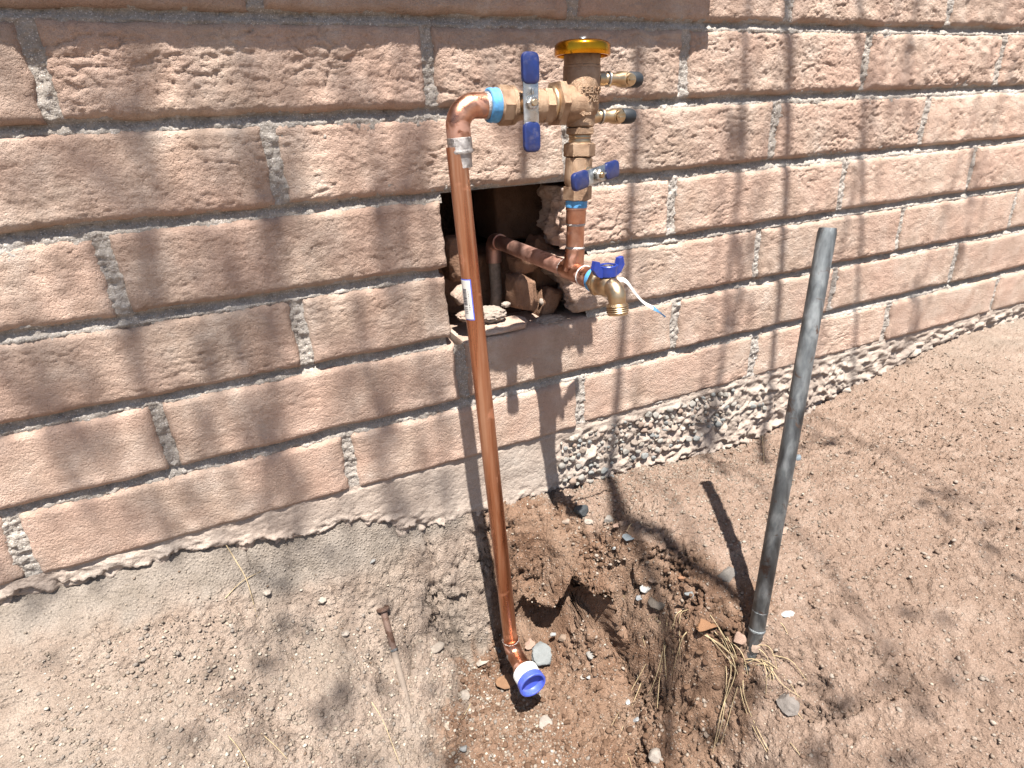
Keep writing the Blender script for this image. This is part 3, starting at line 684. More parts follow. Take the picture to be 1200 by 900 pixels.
chunk(546, 370, .03, .013, .008, .018, BRICK, 'tan crumb heap at the left corner of the sill of the hole', seed=19, sub=4, cat='mortar lump', name='mortar_lump', boxy=False)
chunk(590, 381, .022, .040, .0065, .022, BRICK, 'flat smear of old mortar along the front of the sill', seed=18, sub=4, cat='mortar lump', name='mortar_lump')
chunk(644, 375, .022, .026, .007, .018, CONC, 'crumbly pale mortar mound at the right of the sill', seed=21, sub=4, cat='mortar lump', name='mortar_lump', boxy=False)
chunk(635, 354, .045, .005, .006, .005, CONC, 'small pale crumb beside the upright brick chunk', seed=23, cat='mortar lump', name='mortar_lump', boxy=False)
chunk(593, 357, .05, .008, .005, .006, CONC, 'small white crumb between the conduit and the upright brick chunk', seed=24, cat='mortar lump', name='mortar_lump', boxy=False)

# ------------------------------------------------------------------ PLUMBING
YA = -.135
A = lambda x, y, Y=YA: aty(x, y, Y)
root = tag(empty('water_pipework', A(598, 752)), 'copper and bronze pipework with vacuum breaker, two blue-handled valves and a spigot', 'water pipes')
def seg(P, Q, prof, mb=None, **kw):                 # lathe from P to Q, profile over 0..1 of its length
    P, Q = np.array(P), np.array(Q); L = np.linalg.norm(Q-P); mb = mb or MB()
    return mb.lathe(P, Q-P, [(t*L, r) for t, r in prof], **kw)
# long pipe down to the foot
Ptop, Pbot = A(534.5, 172), A(598.2, 749, -.142)
R0 = .0111
def lerp(a, b, t): return np.array(a)*(1-t)+np.array(b)*t
pipe = MB().tube([lerp(Ptop, Pbot, t) for t in np.linspace(0, 1, 9)], R0, 48).build('copper_pipe', COPPER, root)
pax = (Pbot-Ptop)/np.linalg.norm(Pbot-Ptop)
# top elbow: centre line corner
Cn = A(534, 124); Eh = A(571, 123.5); hx = (Eh-Cn)/np.linalg.norm(Eh-Cn); corner = Cn
Rb = .021
def arc(corner, d_in, d_out, R, n=10):              # fillet between two directions meeting at corner
    d_in = d_in/np.linalg.norm(d_in); d_out = d_out/np.linalg.norm(d_out)
    th = math.acos(np.clip(d_in@d_out, -1, 1)); tl = R*math.tan(th/2); s = corner-d_in*tl; e = corner+d_out*tl
    nrm = d_out-d_in*(d_in@d_out); nrm /= np.linalg.norm(nrm); c = s+nrm*R
    return [c+R*(-nrm*math.cos(th*t)+d_in*math.sin(th*t)) for t in np.linspace(0, 1, n)]
dn = pax
vtop = corner+dn*.045
pts_ = [vtop]+[corner+dn*.036]+arc(corner, -dn, hx, Rb, 14)+[corner+hx*.031, corner+hx*.040]
MB().tube(pts_, [.0132]*2+[.0131]*14+[.0132]*2, 40).build('elbow_fitting', COPPERF, root)
seg(corner+dn*.0435, corner+dn*.0475, [(0, .0137), (.5, .0141), (1, .0135)], seg=40).build('solder_ring', SOLDER, root)
seg(corner+dn*.030, corner+dn*.0435, [(0, .0120), (.1, .01345), (.6, .01355), (1, .0134)], seg=40).build('solder_ring', SOLDER, root)
seg(corner+dn*.0475, corner+dn*.062, [(0, .0119), (.3, .0116), (1, .0112)], seg=40).build('solder_ring', SOLDER, root)
seg(corner+hx*.033, corner+hx*.040, [(0, .0131), (.2, .0142), (1, .0140)], seg=40).build('solder_ring', SOLDER, root)
# horizontal line of the first valve
def H(px): return aty(px, 123.5+(px-571)*.008, YA)
def tape(P, Q, r, parent=root):
    return seg(P, Q, [(0, r*.93), (.08, r), (.3, r*1.02), (.5, r*.985), (.7, r*1.03), (.94, r), (1, r*.93)], seg=40).build('sealant_ring', BLUET, parent)
tape(H(571), H(584), .0172)
vb1 = empty('ball_valve', H(609), root)
s = lambda wpx: wpx/2*.000936
seg(H(582.5), H(657), [(0, .0175), (.02, .0186), (.17, .0186), (.19, .0201), (.235, .0201), (.25, .0178), (.36, .0150), (.46, .0146), (.56, .0172), (.60, .0178), (.66, .0178), (.70, .0170), (.78, .0170), (1, .0165)], seg=48).build('valve_body', BRONZE, vb1)
seg(H(583), H(597), [(0, .0190), (.1, .0205), (.9, .0205), (1, .0190)], seg=8).build('end_hex', BRONZE, vb1)
seg(H(634), H(643), [(0, .0188), (.1, .0200), (.9, .0200), (1, .0188)], seg=6).build('end_hex', BRONZE, vb1)
# levers
def lever(P, nrm, along, length, parent, w=.0098, off=.030):
    nrm = nrm/np.linalg.norm(nrm); along = along-nrm*(along@nrm); along /= np.linalg.norm(along); side = np.cross(along, nrm)
    c = P+nrm*off
    MB().lathe(P+nrm*.010, nrm, [(0, .0105), (.006, .0105), (.007, .0078), (off-.013, .0078)], 24).build('stem', BRASS, parent)
    lv = MB().box(c, side, along, nrm, w*.93, length*.60, .0012, .0011)
    lv = lv.build('lever', STEEL, parent)
    for sg in (-1, 1):
        MB().box(c+along*sg*length*.70, side, along, nrm, w*1.05, length*.325, .0036, .0030, cr=.0062).build('grip', BLUEG, parent)
        # bent shoulders of the pressed steel
        MB().box(c+along*sg*length*.30-nrm*.0030+side*w*.86, side, along, nrm, .0011, length*.12, .0036, .0008).build('lever_flange', STEEL, parent)
    MB().lathe(c, nrm, [(0, .0076), (.0016, .0078), (.0017, .0066)], 24).build('washer', STEEL, parent)
    MB().hexnut(c+nrm*.0016, nrm, .0055, .0058, ref=along).build('lever_nut', STEEL, parent)
    MB().lathe(c+nrm*.006, nrm, [(0, .0034), (.0035, .0034), (.0042, .0028)], 16).build('stem_tip', BRASS, parent)
    MB().box(c+nrm*.0035+along*.0112, side, along, nrm, .0012, .0030, .0022, .0006).build('stop_tab', STEEL, parent)
Zh = np.array([0, 0, 1.0])
lever(H(607.5), np.array([0, -1.0, .03]), Zh+np.array([.03, 0, 0]), .0475, vb1)
# vacuum breaker
def Vx(py): return aty(np.interp(py, [44, 60, 130, 175, 213, 240, 285, 318], [683, 682.5, 680.5, 679, 677.3, 675.3, 674, 672]), py, YA)
T0, T1 = Vx(66), Vx(148); vax = (T0-T1)/np.linalg.norm(T0-T1)
vb = empty('vacuum_breaker', Vx(122), root)
def Vr(y0, y1, prof, **kw): return seg(Vx(y0), Vx(y1), prof, **kw)
Vr(64, 80, [(0, .0200), (.1, .0206), (.8, .0206), (.85, .0212), (1, .0213)], seg=48).build('neck', BRONZE, vb)
Vr(79, 136, [(0, .0204), (.03, .0213), (.55, .0212), (.85, .0205), (.95, .0190), (1, .0166)], seg=48).build('valve_body', BRONZE, vb)
Vr(133, 149, [(0, .0172), (.4, .0167), (.9, .0164), (1, .0150)], seg=40).build('outlet_neck', BRONZE, vb)
# slanted shoulder running from the body to the side port
Hc = H(672); port = np.array([-1.0, 0, 0]); port = (H(650)-H(672)); port /= np.linalg.norm(port)
b0 = Vx(122)
MB().lathe(b0, port, [(0, .0212), (.018, .0212), (.027, .0190), (.029, .0180)], 40).build('side_port', BRONZE, vb)
rg = [];  # cone fairing: ellipse sections leaning from the top of the body down to the port
for t in np.linspace(0, 1, 9):
    c = lerp(Vx(88), b0+port*.017-vax*.004, t); rr_ = lerp(.0165, .0175, t)
    ax_ = lerp(-vax, port, .25+t*.6); ax_ /= np.linalg.norm(ax_); e1 = np.cross(ax_, [0, 1.0, 0]); e1 /= np.linalg.norm(e1); e2 = np.cross(ax_, e1)
    rg.append([c+rr_*(math.cos(a)*e1*.9+math.sin(a)*e2*1.12) for a in np.linspace(0, 2*math.pi, 33)[:-1]])
MB().rings(rg).build('body_shoulder', BRONZE, vb)
MB().hexnut(b0+port*.0255, port, .0115, .0222, ref=Zh, c=.0016).build('union_nut', BRONZE, vb)
MB().lathe(b0+port*.036, port, [(0, .0175), (.003, .0185), (.005, .0175), (.006, .0160)], 40).build('thread_collar', BRASS, vb)
# amber cap
cp = Vr(48.5, 66, [(0, .0170), (.02, .0250), (.10, .0285), (.22, .0306), (.38, .0314), (.92, .0314), (1, .0310), (1.001, .0285), (.80, .0280)], seg=64, cap1=False).build('bonnet_cap', GOLD, vb)
Vr(44, 49, [(0, .0036), (.3, .0044), (1, .0046)], seg=12).build('cap_screw', STEEL, vb)
Vr(42.5, 45.5, [(0, .0030), (.2, .0042), (1, .0042)], seg=6).build('screw_head', STEEL, vb)
# raised arrow and lettering cast on the body: curved onto the cylinder
def wrap(pts2, up0, lift):                         # (angle metres sideways, height) -> point on the body
    out = []
    e_front = np.array([0, -1.0, 0]); e_front -= vax*(e_front@vax); e_front /= np.linalg.norm(e_front); e_r = np.cross(e_front, vax)*-1
    if e_r[0] < 0: e_r = -e_r
    for u, vv, w in pts2:
        a = u/.0213; out.append(up0+vax*vv+(.0213+w*lift)*(math.cos(a)*e_front+math.sin(a)*e_r))
    return out
def text_part(body, size, u0, v0, name, bold=0.0003):
    cu = bpy.data.curves.new(name, 'FONT'); cu.body = body; cu.size = size; cu.extrude = .0004; cu.offset = bold*.5; cu.align_x = 'CENTER'; cu.resolution_u = 3
    ob = bpy.data.objects.new(name, cu); COL.objects.link(ob); dg = bpy.context.evaluated_depsgraph_get(); dg.update()
    me = bpy.data.meshes.new_from_object(ob.evaluated_get(dg)); bpy.data.objects.remove(ob)
    P = [(v.co.x+u0, v.co.y+v0, v.co.z/.0004*.5+.5) for v in me.vertices]
    Q = wrap(P, b0, .0013)
    mb = MB(); mb.add(Q, [tuple(p.vertices) for p in me.polygons]); return mb.build(name, BRONZE, vb, smooth=False)
text_part('FEBCO', .0098, .0030, .0105, 'cast_lettering')
text_part('765', .0092, .0040, .0015, 'cast_lettering')
ar = [(-.013, 0), (-.0075, .0033), (-.0075, .0014), (.0, .0014), (.0, -.0014), (-.0075, -.0014), (-.0075, -.0033)]
ar = [(x+.0, y-.0105) for x, y in ar]
mb = MB(); top = wrap([(x, y, 1) for x, y in ar], b0, .0011); bot = wrap([(x, y, 0) for x, y in ar], b0, .0)
mb.rings([bot, top], cap0=False); mb.build('cast_arrow', BRONZE, vb, smooth=False)
# test cocks
def cock(x0, y0, x1, y1, xc):
    P, Q = A(x0, y0), A(x1, y1); ax = (Q-P)/np.linalg.norm(Q-P); L = np.linalg.norm(Q-P); tc = empty('test_cock', P, vb)
    f = (xc-x0)/(x1-x0)
    mb = MB().lathe(P, ax, [(0, .0078), (L*.14, .0078), (L*.15, .0060), (L*.22, .0066), (L*.26, .0083), (L*.29, .0083), (L*.31, .0068), (L*.44, .0068), (L*.52, .0086), (L*.70, .0088), (L*.74, .0060)], 24)
    c = P+ax*L*f; fr = np.array([.05, -1, -.1]); fr /= np.linalg.norm(fr)
    mb.lathe(c, fr, [(0, .0078), (.0080, .0074), (.0085, .0066), (.0115, .0062), (.0120, .0040)], 20)
    mb.box(c+fr*.0125, np.array([1.0, 0, 0]), fr, Zh, .0042, .0012, .0011, .0002)
    # joined straight to the vacuum breaker: a part of it
    ob = mb.build('test_cock', BRASS, vb)
    MB().lathe(P+ax*L*.74, ax, [(0, .0080), (L*.05, .0088), (L*.24, .0086), (L*.30, .0070)], 24).build('rubber_plug', RUBBER, vb)
    MB().lathe(P+ax*L*.21, ax, [(0, .0070), (.001, .0086), (.0026, .0086), (.0036, .0070)], 24).build('lock_ring', STEEL, vb)
    ORG.pop(tc.name); bpy.data.objects.remove(tc)
cock(700, 92.5, 748, 93.5, 733)
cock(692, 136.5, 740, 136, 721)
# stack of nuts under the breaker
MB().hexnut(Vx(149), -vax, .0085, .0158, ref=np.array([1.0, .5, 0])).build('outlet_hex', BRONZE, root)
Vr(157, 168, [(0, .0150), (.1, .0128), (.35, .0134), (.5, .0125), (.7, .0134), (1, .0130)], seg=32).build('thread_collar', BRASS, root)
MB().hexnut(Vx(167), -vax, np.linalg.norm(Vx(167)-Vx(184.5)), .0164, ref=np.array([1.0, .1, 0]), c=.0018).build('union_nut', BRONZE, root)
v2 = empty('ball_valve', Vx(204), root)
Vr(184, 234, [(0, .0140), (.03, .0162), (.10, .0162), (.2, .0160), (.34, .0165), (.5, .0165), (.62, .0160), (.72, .0135), (.78, .0140), (1, .0140)], seg=40).build('valve_body', BRONZE, v2)
MB().hexnut(Vx(217), -vax, np.linalg.norm(Vx(217)-Vx(235)), .0155, ref=np.array([1.0, .25, 0]), c=.0014).build('end_hex', BRONZE, v2)
a2 = math.radians(22)
lever(Vx(205.5), np.array([math.sin(a2), -math.cos(a2), .02]), np.array([math.cos(a2), math.sin(a2), .10]), .0455, v2, off=.026)
tape(Vx(234), Vx(243.5), .0132)
Vr(243, 262, [(0, .0128), (.12, .0130), (.16, .0122), (.9, .0122), (1, .0114)], seg=36).build('copper_adapter', COPPERF, root)
Vr(261, 292, [(0, .0111), (1, .0111)], seg=36).build('riser_pipe', COPPERF, root)
Vr(261, 264.5, [(0, .0113), (.5, .0121), (1, .0113)], seg=32).build('solder_ring', SOLDER, root)
Vr(288.5, 291.5, [(0, .0112), (.5, .0125), (1, .0120)], seg=32).build('solder_ring', SOLDER, root)
# tee, stub out of the wall and spigot
TC = A(671.5, 318)                                 # tee centre
st0 = np.array([TC[0], .100, TC[2]+.006]); yd = (TC-st0)/np.linalg.norm(TC-st0)
mb = MB().lathe(TC-yd*.020, yd, [(0, .0110), (.0006, .0124), (.012, .0124), (.020, .0126), (.030, .0124), (.052, .0124), (.053, .0110)], 40)
mb.tube([TC+np.array([0, 0, .001]), lerp(TC, Vx(292), .55), Vx(291.5)], [.0138, .0126, .0124], 36); mb.build('tee_fitting', COPPERF, root)
MB().tube([st0, lerp(st0, TC, .5), TC-yd*.016], .0111, 40).build('stub_pipe', COPDULL, root)
MB().lathe(TC-yd*.0215, yd, [(0, .0112), (.0012, .0124), (.0024, .0118)], 32).build('solder_ring', SOLDER, root)
MB().lathe(TC+yd*.026, yd, [(0, .0122), (.0012, .0131), (.0024, .0122)], 32).build('solder_ring', WHITET, root)
q = [st0+np.array([0, -.012, 0]), st0]+[st0+np.array([-.0, .016*math.sin(t), -.016*(1-math.cos(t))]) for t in np.linspace(.2, 1.57, 7)]
q.append(q[-1]+np.array([0, 0, -.02]))
MB().tube(q, .0128, 32).build('elbow_fitting', COPDULL, root)
MB().tube([q[-1], aty(582, 345, .115), aty(580, 372, .115)], .0098, 24).build('feed_pipe', GREYPIPE, root)
g0 = TC+yd*.032
MB().lathe(g0, yd, [(0, .0120), (.001, .0127), (.017, .0127), (.018, .0120)], 36).build('copper_adapter', COPPERF, root)
tape(g0+yd*.0165, g0+yd*.0245, .0148)
sp = empty('spigot', g0+yd*.03, root)
MB().hexnut(g0+yd*.0240, yd, .0085, .0150, ref=Zh, c=.0014).build('spigot_hex', BRASS, sp)
bend = g0+yd*.064
mb = MB().lathe(g0+yd*.032, yd, [(0, .0150), (.0015, .0155), (.003, .0140), (.0045, .0132), (.010, .0136), (.016, .0142), (.022, .0110), (.024, .0100)], 36)
dnn = np.array([0.0, -.12, -1.0]); dnn /= np.linalg.norm(dnn)
mb.tube([g0+yd*.040]+arc(bend, yd, dnn, .0125, 12)+[bend+dnn*.017], [.0112]+[.0106]*12+[.0098], 36)
mb.lathe(g0+yd*.043-np.array([0, 0, .002]), Zh, [(0, .0100), (.010, .0100), (.012, .0085), (.0125, .0062), (.014, .0062)], 28)
mb.build('spigot_body', BRASS, sp)
pr = [(0, .0096), (.002, .0118)]
for i in range(4): pr += [(.003+i*.0024, .0130), (.0042+i*.0024, .0119)]
pr += [(.0135, .0118), (.0136, .0094), (.006, .0092)]
MB().lathe(bend+dnn*.0165, dnn, pr, 36, cap1=False).build('hose_thread', BRASS, sp)
# blue wing handle
wc = g0+yd*.046+Zh*.0105
wmb = MB().lathe(wc, Zh, [(0, .0095), (.001, .0106), (.0125, .0112), (.0133, .0106), (.0133, .0094), (.0115, .0092)], 36, cap1=False)
wdir = np.array([.995, .10, 0]);
for sg in (-1, 1):
    wn = np.cross(wdir, Zh)
    pr2 = [(.008, .001), (.008, .0105), (.0130, .0120), (.0148, .0190), (.0205, .0205), (.0228, .0105), (.0175, .003), (.0120, .000)]
    lo = [wc+wdir*sg*x+Zh*z_-wn*(.0036 if x < .02 else .0030) for x, z_ in pr2]; hi = [wc+wdir*sg*x+Zh*z_+wn*(.0036 if x < .02 else .0030) for x, z_ in pr2]
    wmb.rings([lo, hi])
wmb.build('wing_handle', BLUEW, sp)
MB().lathe(wc+Zh*.0105, Zh, [(0, .0093), (.0005, .0092), (.0009, .0050), (.0024, .0048), (.0028, .0030)], 24).build('handle_screw', STEEL, sp)
# foot: coupling, 45 degree elbow, taped adapter and blue cap
MB().lathe(Pbot-pax*.001, pax, [(0, .0112), (.001, .0133), (.0024, .0131)], 36).build('solder_ring', SOLDER, root)
vd = ray(618, 785); vd /= np.linalg.norm(vd)
cr = CR-vd*(CR@vd); cr /= np.linalg.norm(cr); cu_ = CU-vd*(CU@vd); cu_ /= np.linalg.norm(cu_)
ca = math.cos(math.radians(54))*(-vd)+math.sin(math.radians(54))*(.55*cr-.84*cu_); ca /= np.linalg.norm(ca)
ec = Pbot+pax*.020
pth = [Pbot]+arc(ec, pax, ca, .022, 12)+[ec+ca*.026]
MB().tube(pth, [.0128]+[.0128]*12+[.0130], 36).build('elbow_fitting', COPPERF, root)
MB().lathe(ec+ca*.010, ca, [(0, .0128), (.001, .0137), (.004, .0135), (.005, .0128)], 32).build('solder_ring', SOLDER, root)
MB().lathe(ec+ca*.026, ca, [(0, .0127), (.010, .0135), (.011, .0148), (.020, .0160)], 32).build('copper_adapter', COPPERF, root)
prw = [(0, .0150), (.001, .0178)]+[(.002+i*.0016, .0192+(.0004 if i % 2 else -.0004)) for i in range(8)]+[(.017, .0185)]
MB().lathe(ec+ca*.045, ca, prw, 40).build('thread_tape', WHITET, root)
MB().lathe(ec+ca*.064, ca, [(0, .0175), (.0006, .0205), (.010, .0212), (.0108, .0206), (.0108, .0182), (-.0025+.010, .0178), (-.006+.008, .0172), (.0015, .0168), (.0014, .0)], 48, cap1=False).build('end_cap', BLUEC, root)
# sticker wrapped on the long pipe
def pipe_patch(u0, u1, s0, s1, lift, name, m, parent, n=14):
    """u: angle, s: distance below the pipe top"""
    e = -vd; e = CAM-(Ptop+pax*.2); e -= pax*(e@pax); e /= np.linalg.norm(e); f = np.cross(pax, e)
    if f@CR < 0: f = -f
    mb = MB(); R1 = []
    U = np.linspace(u0, u1, n); r1 = R0+lift
    a = [[Ptop+pax*s_+(r1)*(math.cos(u)*e+math.sin(u)*f) for u in U] for s_ in (s0, s1)]
    b = [[Ptop+pax*s_+(r1-.00012)*(math.cos(u)*e+math.sin(u)*f) for u in U] for s_ in (s0, s1)]
    loop = [a[0], a[1], b[1], b[0], a[0]]
    for L0, L1 in zip(loop[:-1], loop[1:]):
        mb.add(L0+L1, [(i, i+1, n+i+1, n+i) for i in range(n-1)])
    return mb.build(name, m, parent)
def s_of(py):                                       # distance along the pipe seen at a row of the photo
    best = None
    for t in np.linspace(0, .75, 1500):
        P = Ptop+pax*t; v_ = P-CAM; y = 450-FPX*(v_@CU)/(v_@CF)
        if best is None or abs(y-py) < best[0]: best = (abs(y-py), t)
    return best[1]
sa, sb = s_of(324.5), s_of(372)
stk = pipe_patch(-1.35, -.02, sa, sb, .00035, 'sticker', BORDER, pipe)
pipe_patch(-1.32, -.13, sa+.0012, sb-.0012, .0006, 'sticker_face', WHITEP, pipe)
L = sb-sa; rb = random.Random(2); s_ = sa+L*.23
while s_ < sa+L*.62:                                # barcode bars run round the pipe
    w_ = rb.choice([.0005, .0005, .0009, .0013]); pipe_patch(-1.12, -.62, s_, s_+w_, .0008, 'barcode_bar', INK, pipe, 6); s_ += w_+rb.choice([.0006, .0009, .0011])
for i in range(9): pipe_patch(-.44, -.36-.1*rb.random(), sa+L*(.28+.055*i), sa+L*(.28+.055*i)+.0014, .0008, 'print_line', INK, pipe, 4)
for i in range(4): pipe_patch(-1.05, -.65, sa+L*(.68+.045*i), sa+L*(.68+.045*i)+.0006, .0008, 'print_line', INK, pipe, 4)
# paper strip hanging from the spigot handle
def ribbon(P, w, m, name, nrm=None, parent=None):
    mb = MB(); n = len(P); L0 = []; L1 = []
    for i in range(n):
        t = P[min(i+1, n-1)]-P[max(i-1, 0)]; t = t/np.linalg.norm(t); a = i/(n-1); sd2 = np.cross(t, CF)*(1-.6*a)+CF*.5*math.sin(a*3.0); sd2 /= np.linalg.norm(sd2)
        wi = w[i] if hasattr(w, '__len__') else w; L0.append(P[i]-sd2*wi/2); L1.append(P[i]+sd2*wi/2)
    k_ = np.cross(P[1]-P[0], L1[0]-L0[0]); k_ = k_/np.linalg.norm(k_)*.0004
    mb.add(L0+L1, [(i, i+1, n+i+1, n+i) for i in range(n-1)]); mb.add([p-k_ for p in L0+L1], [(i, i+1, n+i+1, n+i) for i in range(n-1)])
    return mb.build(name, m, parent)
def bez(P, n=24):
    P = [np.array(p, float) for p in P]; out = []
    Q = [2*P[0]-P[1]]+P+[2*P[-1]-P[-2]]
    for i in range(1, len(Q)-2):
        for t in np.linspace(0, 1, n//(len(P)-1)+2, endpoint=False):
            out.append(.5*((2*Q[i])+(-Q[i-1]+Q[i+1])*t+(2*Q[i-1]-5*Q[i]+4*Q[i+1]-Q[i+2])*t*t+(-Q[i-1]+3*Q[i]-3*Q[i+1]+Q[i+2])*t**3))
    out.append(P[-1]); return out
ys = wc[1]-.004
tg = empty('paper_strip', aty(718, 328, ys)); tag(tg, 'white paper strip with a pale blue tip hanging from the blue spigot handle', 'paper tag')
P = bez([aty(x, y, Y) for x, y, Y in ((720, 330, ys), (729, 327.5, ys-.004), (736, 332, ys-.006), (744, 343, ys-.004), (754, 354, ys), (766, 361, ys+.004))])
ribbon(P, [.0055 if i > 3 else .008 for i in range(len(P))], WHITEP, 'strip', parent=tg)
P = bez([aty(x, y, Y) for x, y, Y in ((765, 360.5, ys+.0036), (773, 366, ys+.006), (780, 371.5, ys+.008))], 8)
ribbon(P, [.0050-.0028*i/len(P) for i in range(len(P))], LBLUE, 'blue_tip', parent=tg)

# ------------------------------------------------------------------ STAKE AND SPIKE
SB = atz(885, 748, -.740); lean = np.array([.163, .100, 1.0]); lean /= np.linalg.norm(lean)
stake = tag(empty('metal_stake', SB), 'dark weathered steel stake leaning right out of the dirt at the right', 'stake')
rs = .0098
MB().lathe(SB-lean*.05, lean, [(0, rs*.9), (.01, rs*.92), (.060, rs*.92), (.061, rs), (.56, rs*.99), (.565, rs*.9)], 28).build('shaft', STAKEM, stake)
MB().lathe(SB+lean*.012, lean, [(0, rs), (.001, rs*1.09), (.003, rs*1.09), (.004, rs)], 28).build('rim', STAKEM, stake)
MB().lathe(SB+lean*.040, lean, [(0, rs), (.0006, rs*1.04), (.0018, rs*1.04), (.0024, rs)], 28).build('rim', STAKEM, stake)
n0 = on_ground(450, 722)+np.array([0, -.003, .015]); n1 = on_ground(462, 765)+np.array([0, 0, .005]); n2 = on_ground(483, 845)+np.array([0, 0, .0005])
spike = tag(empty('iron_spike', n1), 'rusty headed iron spike lying half buried in the pale dirt', 'spike')
nd = (n0-n1)/np.linalg.norm(n0-n1)
MB().tube([n1, n0], .0052, 20).build('shank', RUST, spike)
MB().lathe(n0-nd*.001, nd+np.array([0, -.15, 0]), [(0, .0045), (.0012, .0098), (.0035, .0102), (.0042, .0092)], 24).build('head', RUST, spike)
MB().lathe(n1-nd*.001, nd, [(0, .0055), (.001, .0066), (.003, .0066), (.004, .0055)], 20).build('collar', STAKEM, spike)
MB().tube([n1-nd*.002, lerp(n1, n2, .5)+np.array([0, 0, .001]), n2+np.array([0, 0, -.002])], [.0052, .0050, .0040], 20).build('sleeve', stone_mat((.40, .31, .25)), spike)

# ------------------------------------------------------------------ DRY GRASS
def blade(P, r0=.0008, r1=.0003, n=16):
    r0 *= .72; r1 *= .72
    Q = bez(P, n); return MB().tube(Q, [r0+(r1-r0)*i/(len(Q)-1) for i in range(len(Q))], 5)
def gpath(pp, arch=.01):
    out = []
    for i, (x, y) in enumerate(pp):
        P = on_ground(x, y); t = i/(len(pp)-1); P = P.copy(); P += np.array([0, 0, 1.0])*(arch*math.sin(math.pi*t)+.0035); out.append(P)
    return out
TUFT = [('sparse tuft of long pale straws fanned over the dark hollow', [[(777,718),(767,760),(750,812),(728,858)], [(790,730),(781,760),(773,800),(770,832)], [(766,722),(756,745),(743,765)], [(800,716),(790,735),(788,768)], [(773,725),(776,760),(784,810)], [(805,742),(797,765),(786,797)], [(777,740),(779,790),(782,810)], [(757,745),(753,760),(760,772)]]),
        ('tangled tuft of yellow straws left of the stake foot', [[(820,743),(850,770),(860,800),(845,840),(836,880)], [(835,740),(848,765),(856,785)], [(850,745),(860,775),(868,795)], [(853,770),(855,800),(843,850),(835,885)], [(865,790),(869,830),(880,860),(905,895)], [(820,742),(845,765),(875,785)], [(830,720),(842,750),(862,780)]]),
        ('wiry tuft of straws right of the tangle, below the stake foot', [[(880,775),(900,785),(925,810),(938,828)], [(862,785),(880,783),(893,777)], [(893,775),(905,800),(898,812)], [(893,780),(900,795),(903,812)], [(875,760),(892,772),(908,790)], [(905,770),(925,785),(945,800)], [(905,830),(925,838),(940,845)]])]
for lab, bl in TUFT:
    c = on_ground(*bl[0][0]); t = tag(empty('dry_grass_tuft', c), lab, 'dry grass', 'dry grass tufts in the damp dirt')
    for pp in list(bl)+[[(x+random.uniform(-9, 9)+i*random.uniform(-3, 3), y+random.uniform(-8, 8)) for i, (x, y) in enumerate(q)] for q in bl[:5]]: blade(gpath(pp, random.uniform(.006, .018)), random.uniform(.0008, .0012), .0004).build('blade', STRAW, t)
LOOSE = [('pale straw arching down from the foundation at the far left of the dirt', [(265,640),(280,668),(292,690),(302,725)], .012), ('short dark straw crossing the pale one at the left', [(263,705),(285,688),(306,672)], .006),
         ('long straw lying bottom left of the centre under the spike', [(436,825),(450,850),(470,900)], .004), ('straw at the bottom left corner of the dirt', [(264,860),(280,880),(292,900)], .004), ('straw right of the corner straw at the bottom left', [(305,860),(325,880),(345,900)], .004),
         ('thin straw lying on the soil above the hollow', [(636,656),(646,648),(652,642)], .002), ('thin straw lying flat by the slate flake', [(733,628),(738,620),(741,615)], .003), ('short straw standing at the mound near the wall', [(893,512),(894,530),(895,545)], .004),
         ('short straw by the edge of the damp soil under the flat pale stone', [(552,826),(548,835),(541,845)], .002), ('straw at the bottom right of the dirt', [(920,868),(930,880),(940,892)], .003), ('thin straw lying in front of the stake shade', [(912,730),(918,738),(923,746)], .002),
         ('faint straw lying at the bottom of the damp soil', [(733,885),(737,893),(741,905)], .002), ('thin straw stuck on the slope beside the hollow', [(728,680),(731,700),(731,725)], .004)]
for lab, pp, ar_ in LOOSE:
    o = blade(gpath(pp, ar_), .0009, .0005).build('straw', STRAW); tag(o, lab, 'straw', 'loose straws on the dirt')

# ------------------------------------------------------------------ THINGS ABOVE AND BEHIND THE CAMERA THAT THROW THE SHADE
# projecting sill above: its edge throws the band of shade along the top course
led = MB(); le = .425
led.box(np.array([(-3+le)/2, -.029+.05, .108+.02]), *I3, (le+3)/2, .079, .022, .003)
led.build('window_sill', CONC, wall)
shrub = tag(empty('overhanging_tree', (3.4, -1.0, -.66)), 'bare-twigged desert tree out of frame, its limb reaching over the wall', 'tree')
BARK = earthy('tree_bark', ((.16, .12, .09), (.22, .17, .13), (.28, .22, .17), (.2, .15, .1)), grain=400, bumpd=.002)
MB().tube(bez([(3.4, -1.0, -.8), (3.38, -1.02, .4), (3.3, -.98, 1.8), (3.2, -1.0, 2.6)], 24), .085, 14).build('trunk', BARK, shrub)
Q = bez([(3.2, -1.0, 2.55), (2.4, -1.0, 2.95), (1.2, -1.02, 3.1), (.2, -1.0, 3.05), (-1.4, -1.0, 3.1)], 40)
MB().tube(Q, [.055-.001*i for i in range(len(Q))], 10).build('limb', BARK, shrub)
def cane(surf, ts, r, name='twig', fork=None):
    P = [s_-SUN*t for s_, t in zip(surf, ts)]
    top = np.array([P[0][0]+random.uniform(-.1, .25), -1.0, 3.05])
    Q = bez([top, lerp(top, P[0], .5)+np.array([.03, 0, .0])]+P, 40)
    if fork is not None: Q = bez([fork]+P, 30)
    MB().tube(Q, [r*1.3-(r*.5)*i/len(Q) for i in range(len(Q))], 8).build(name, BARK, shrub)
Wp = lambda x, y: aty(x, y, 0)
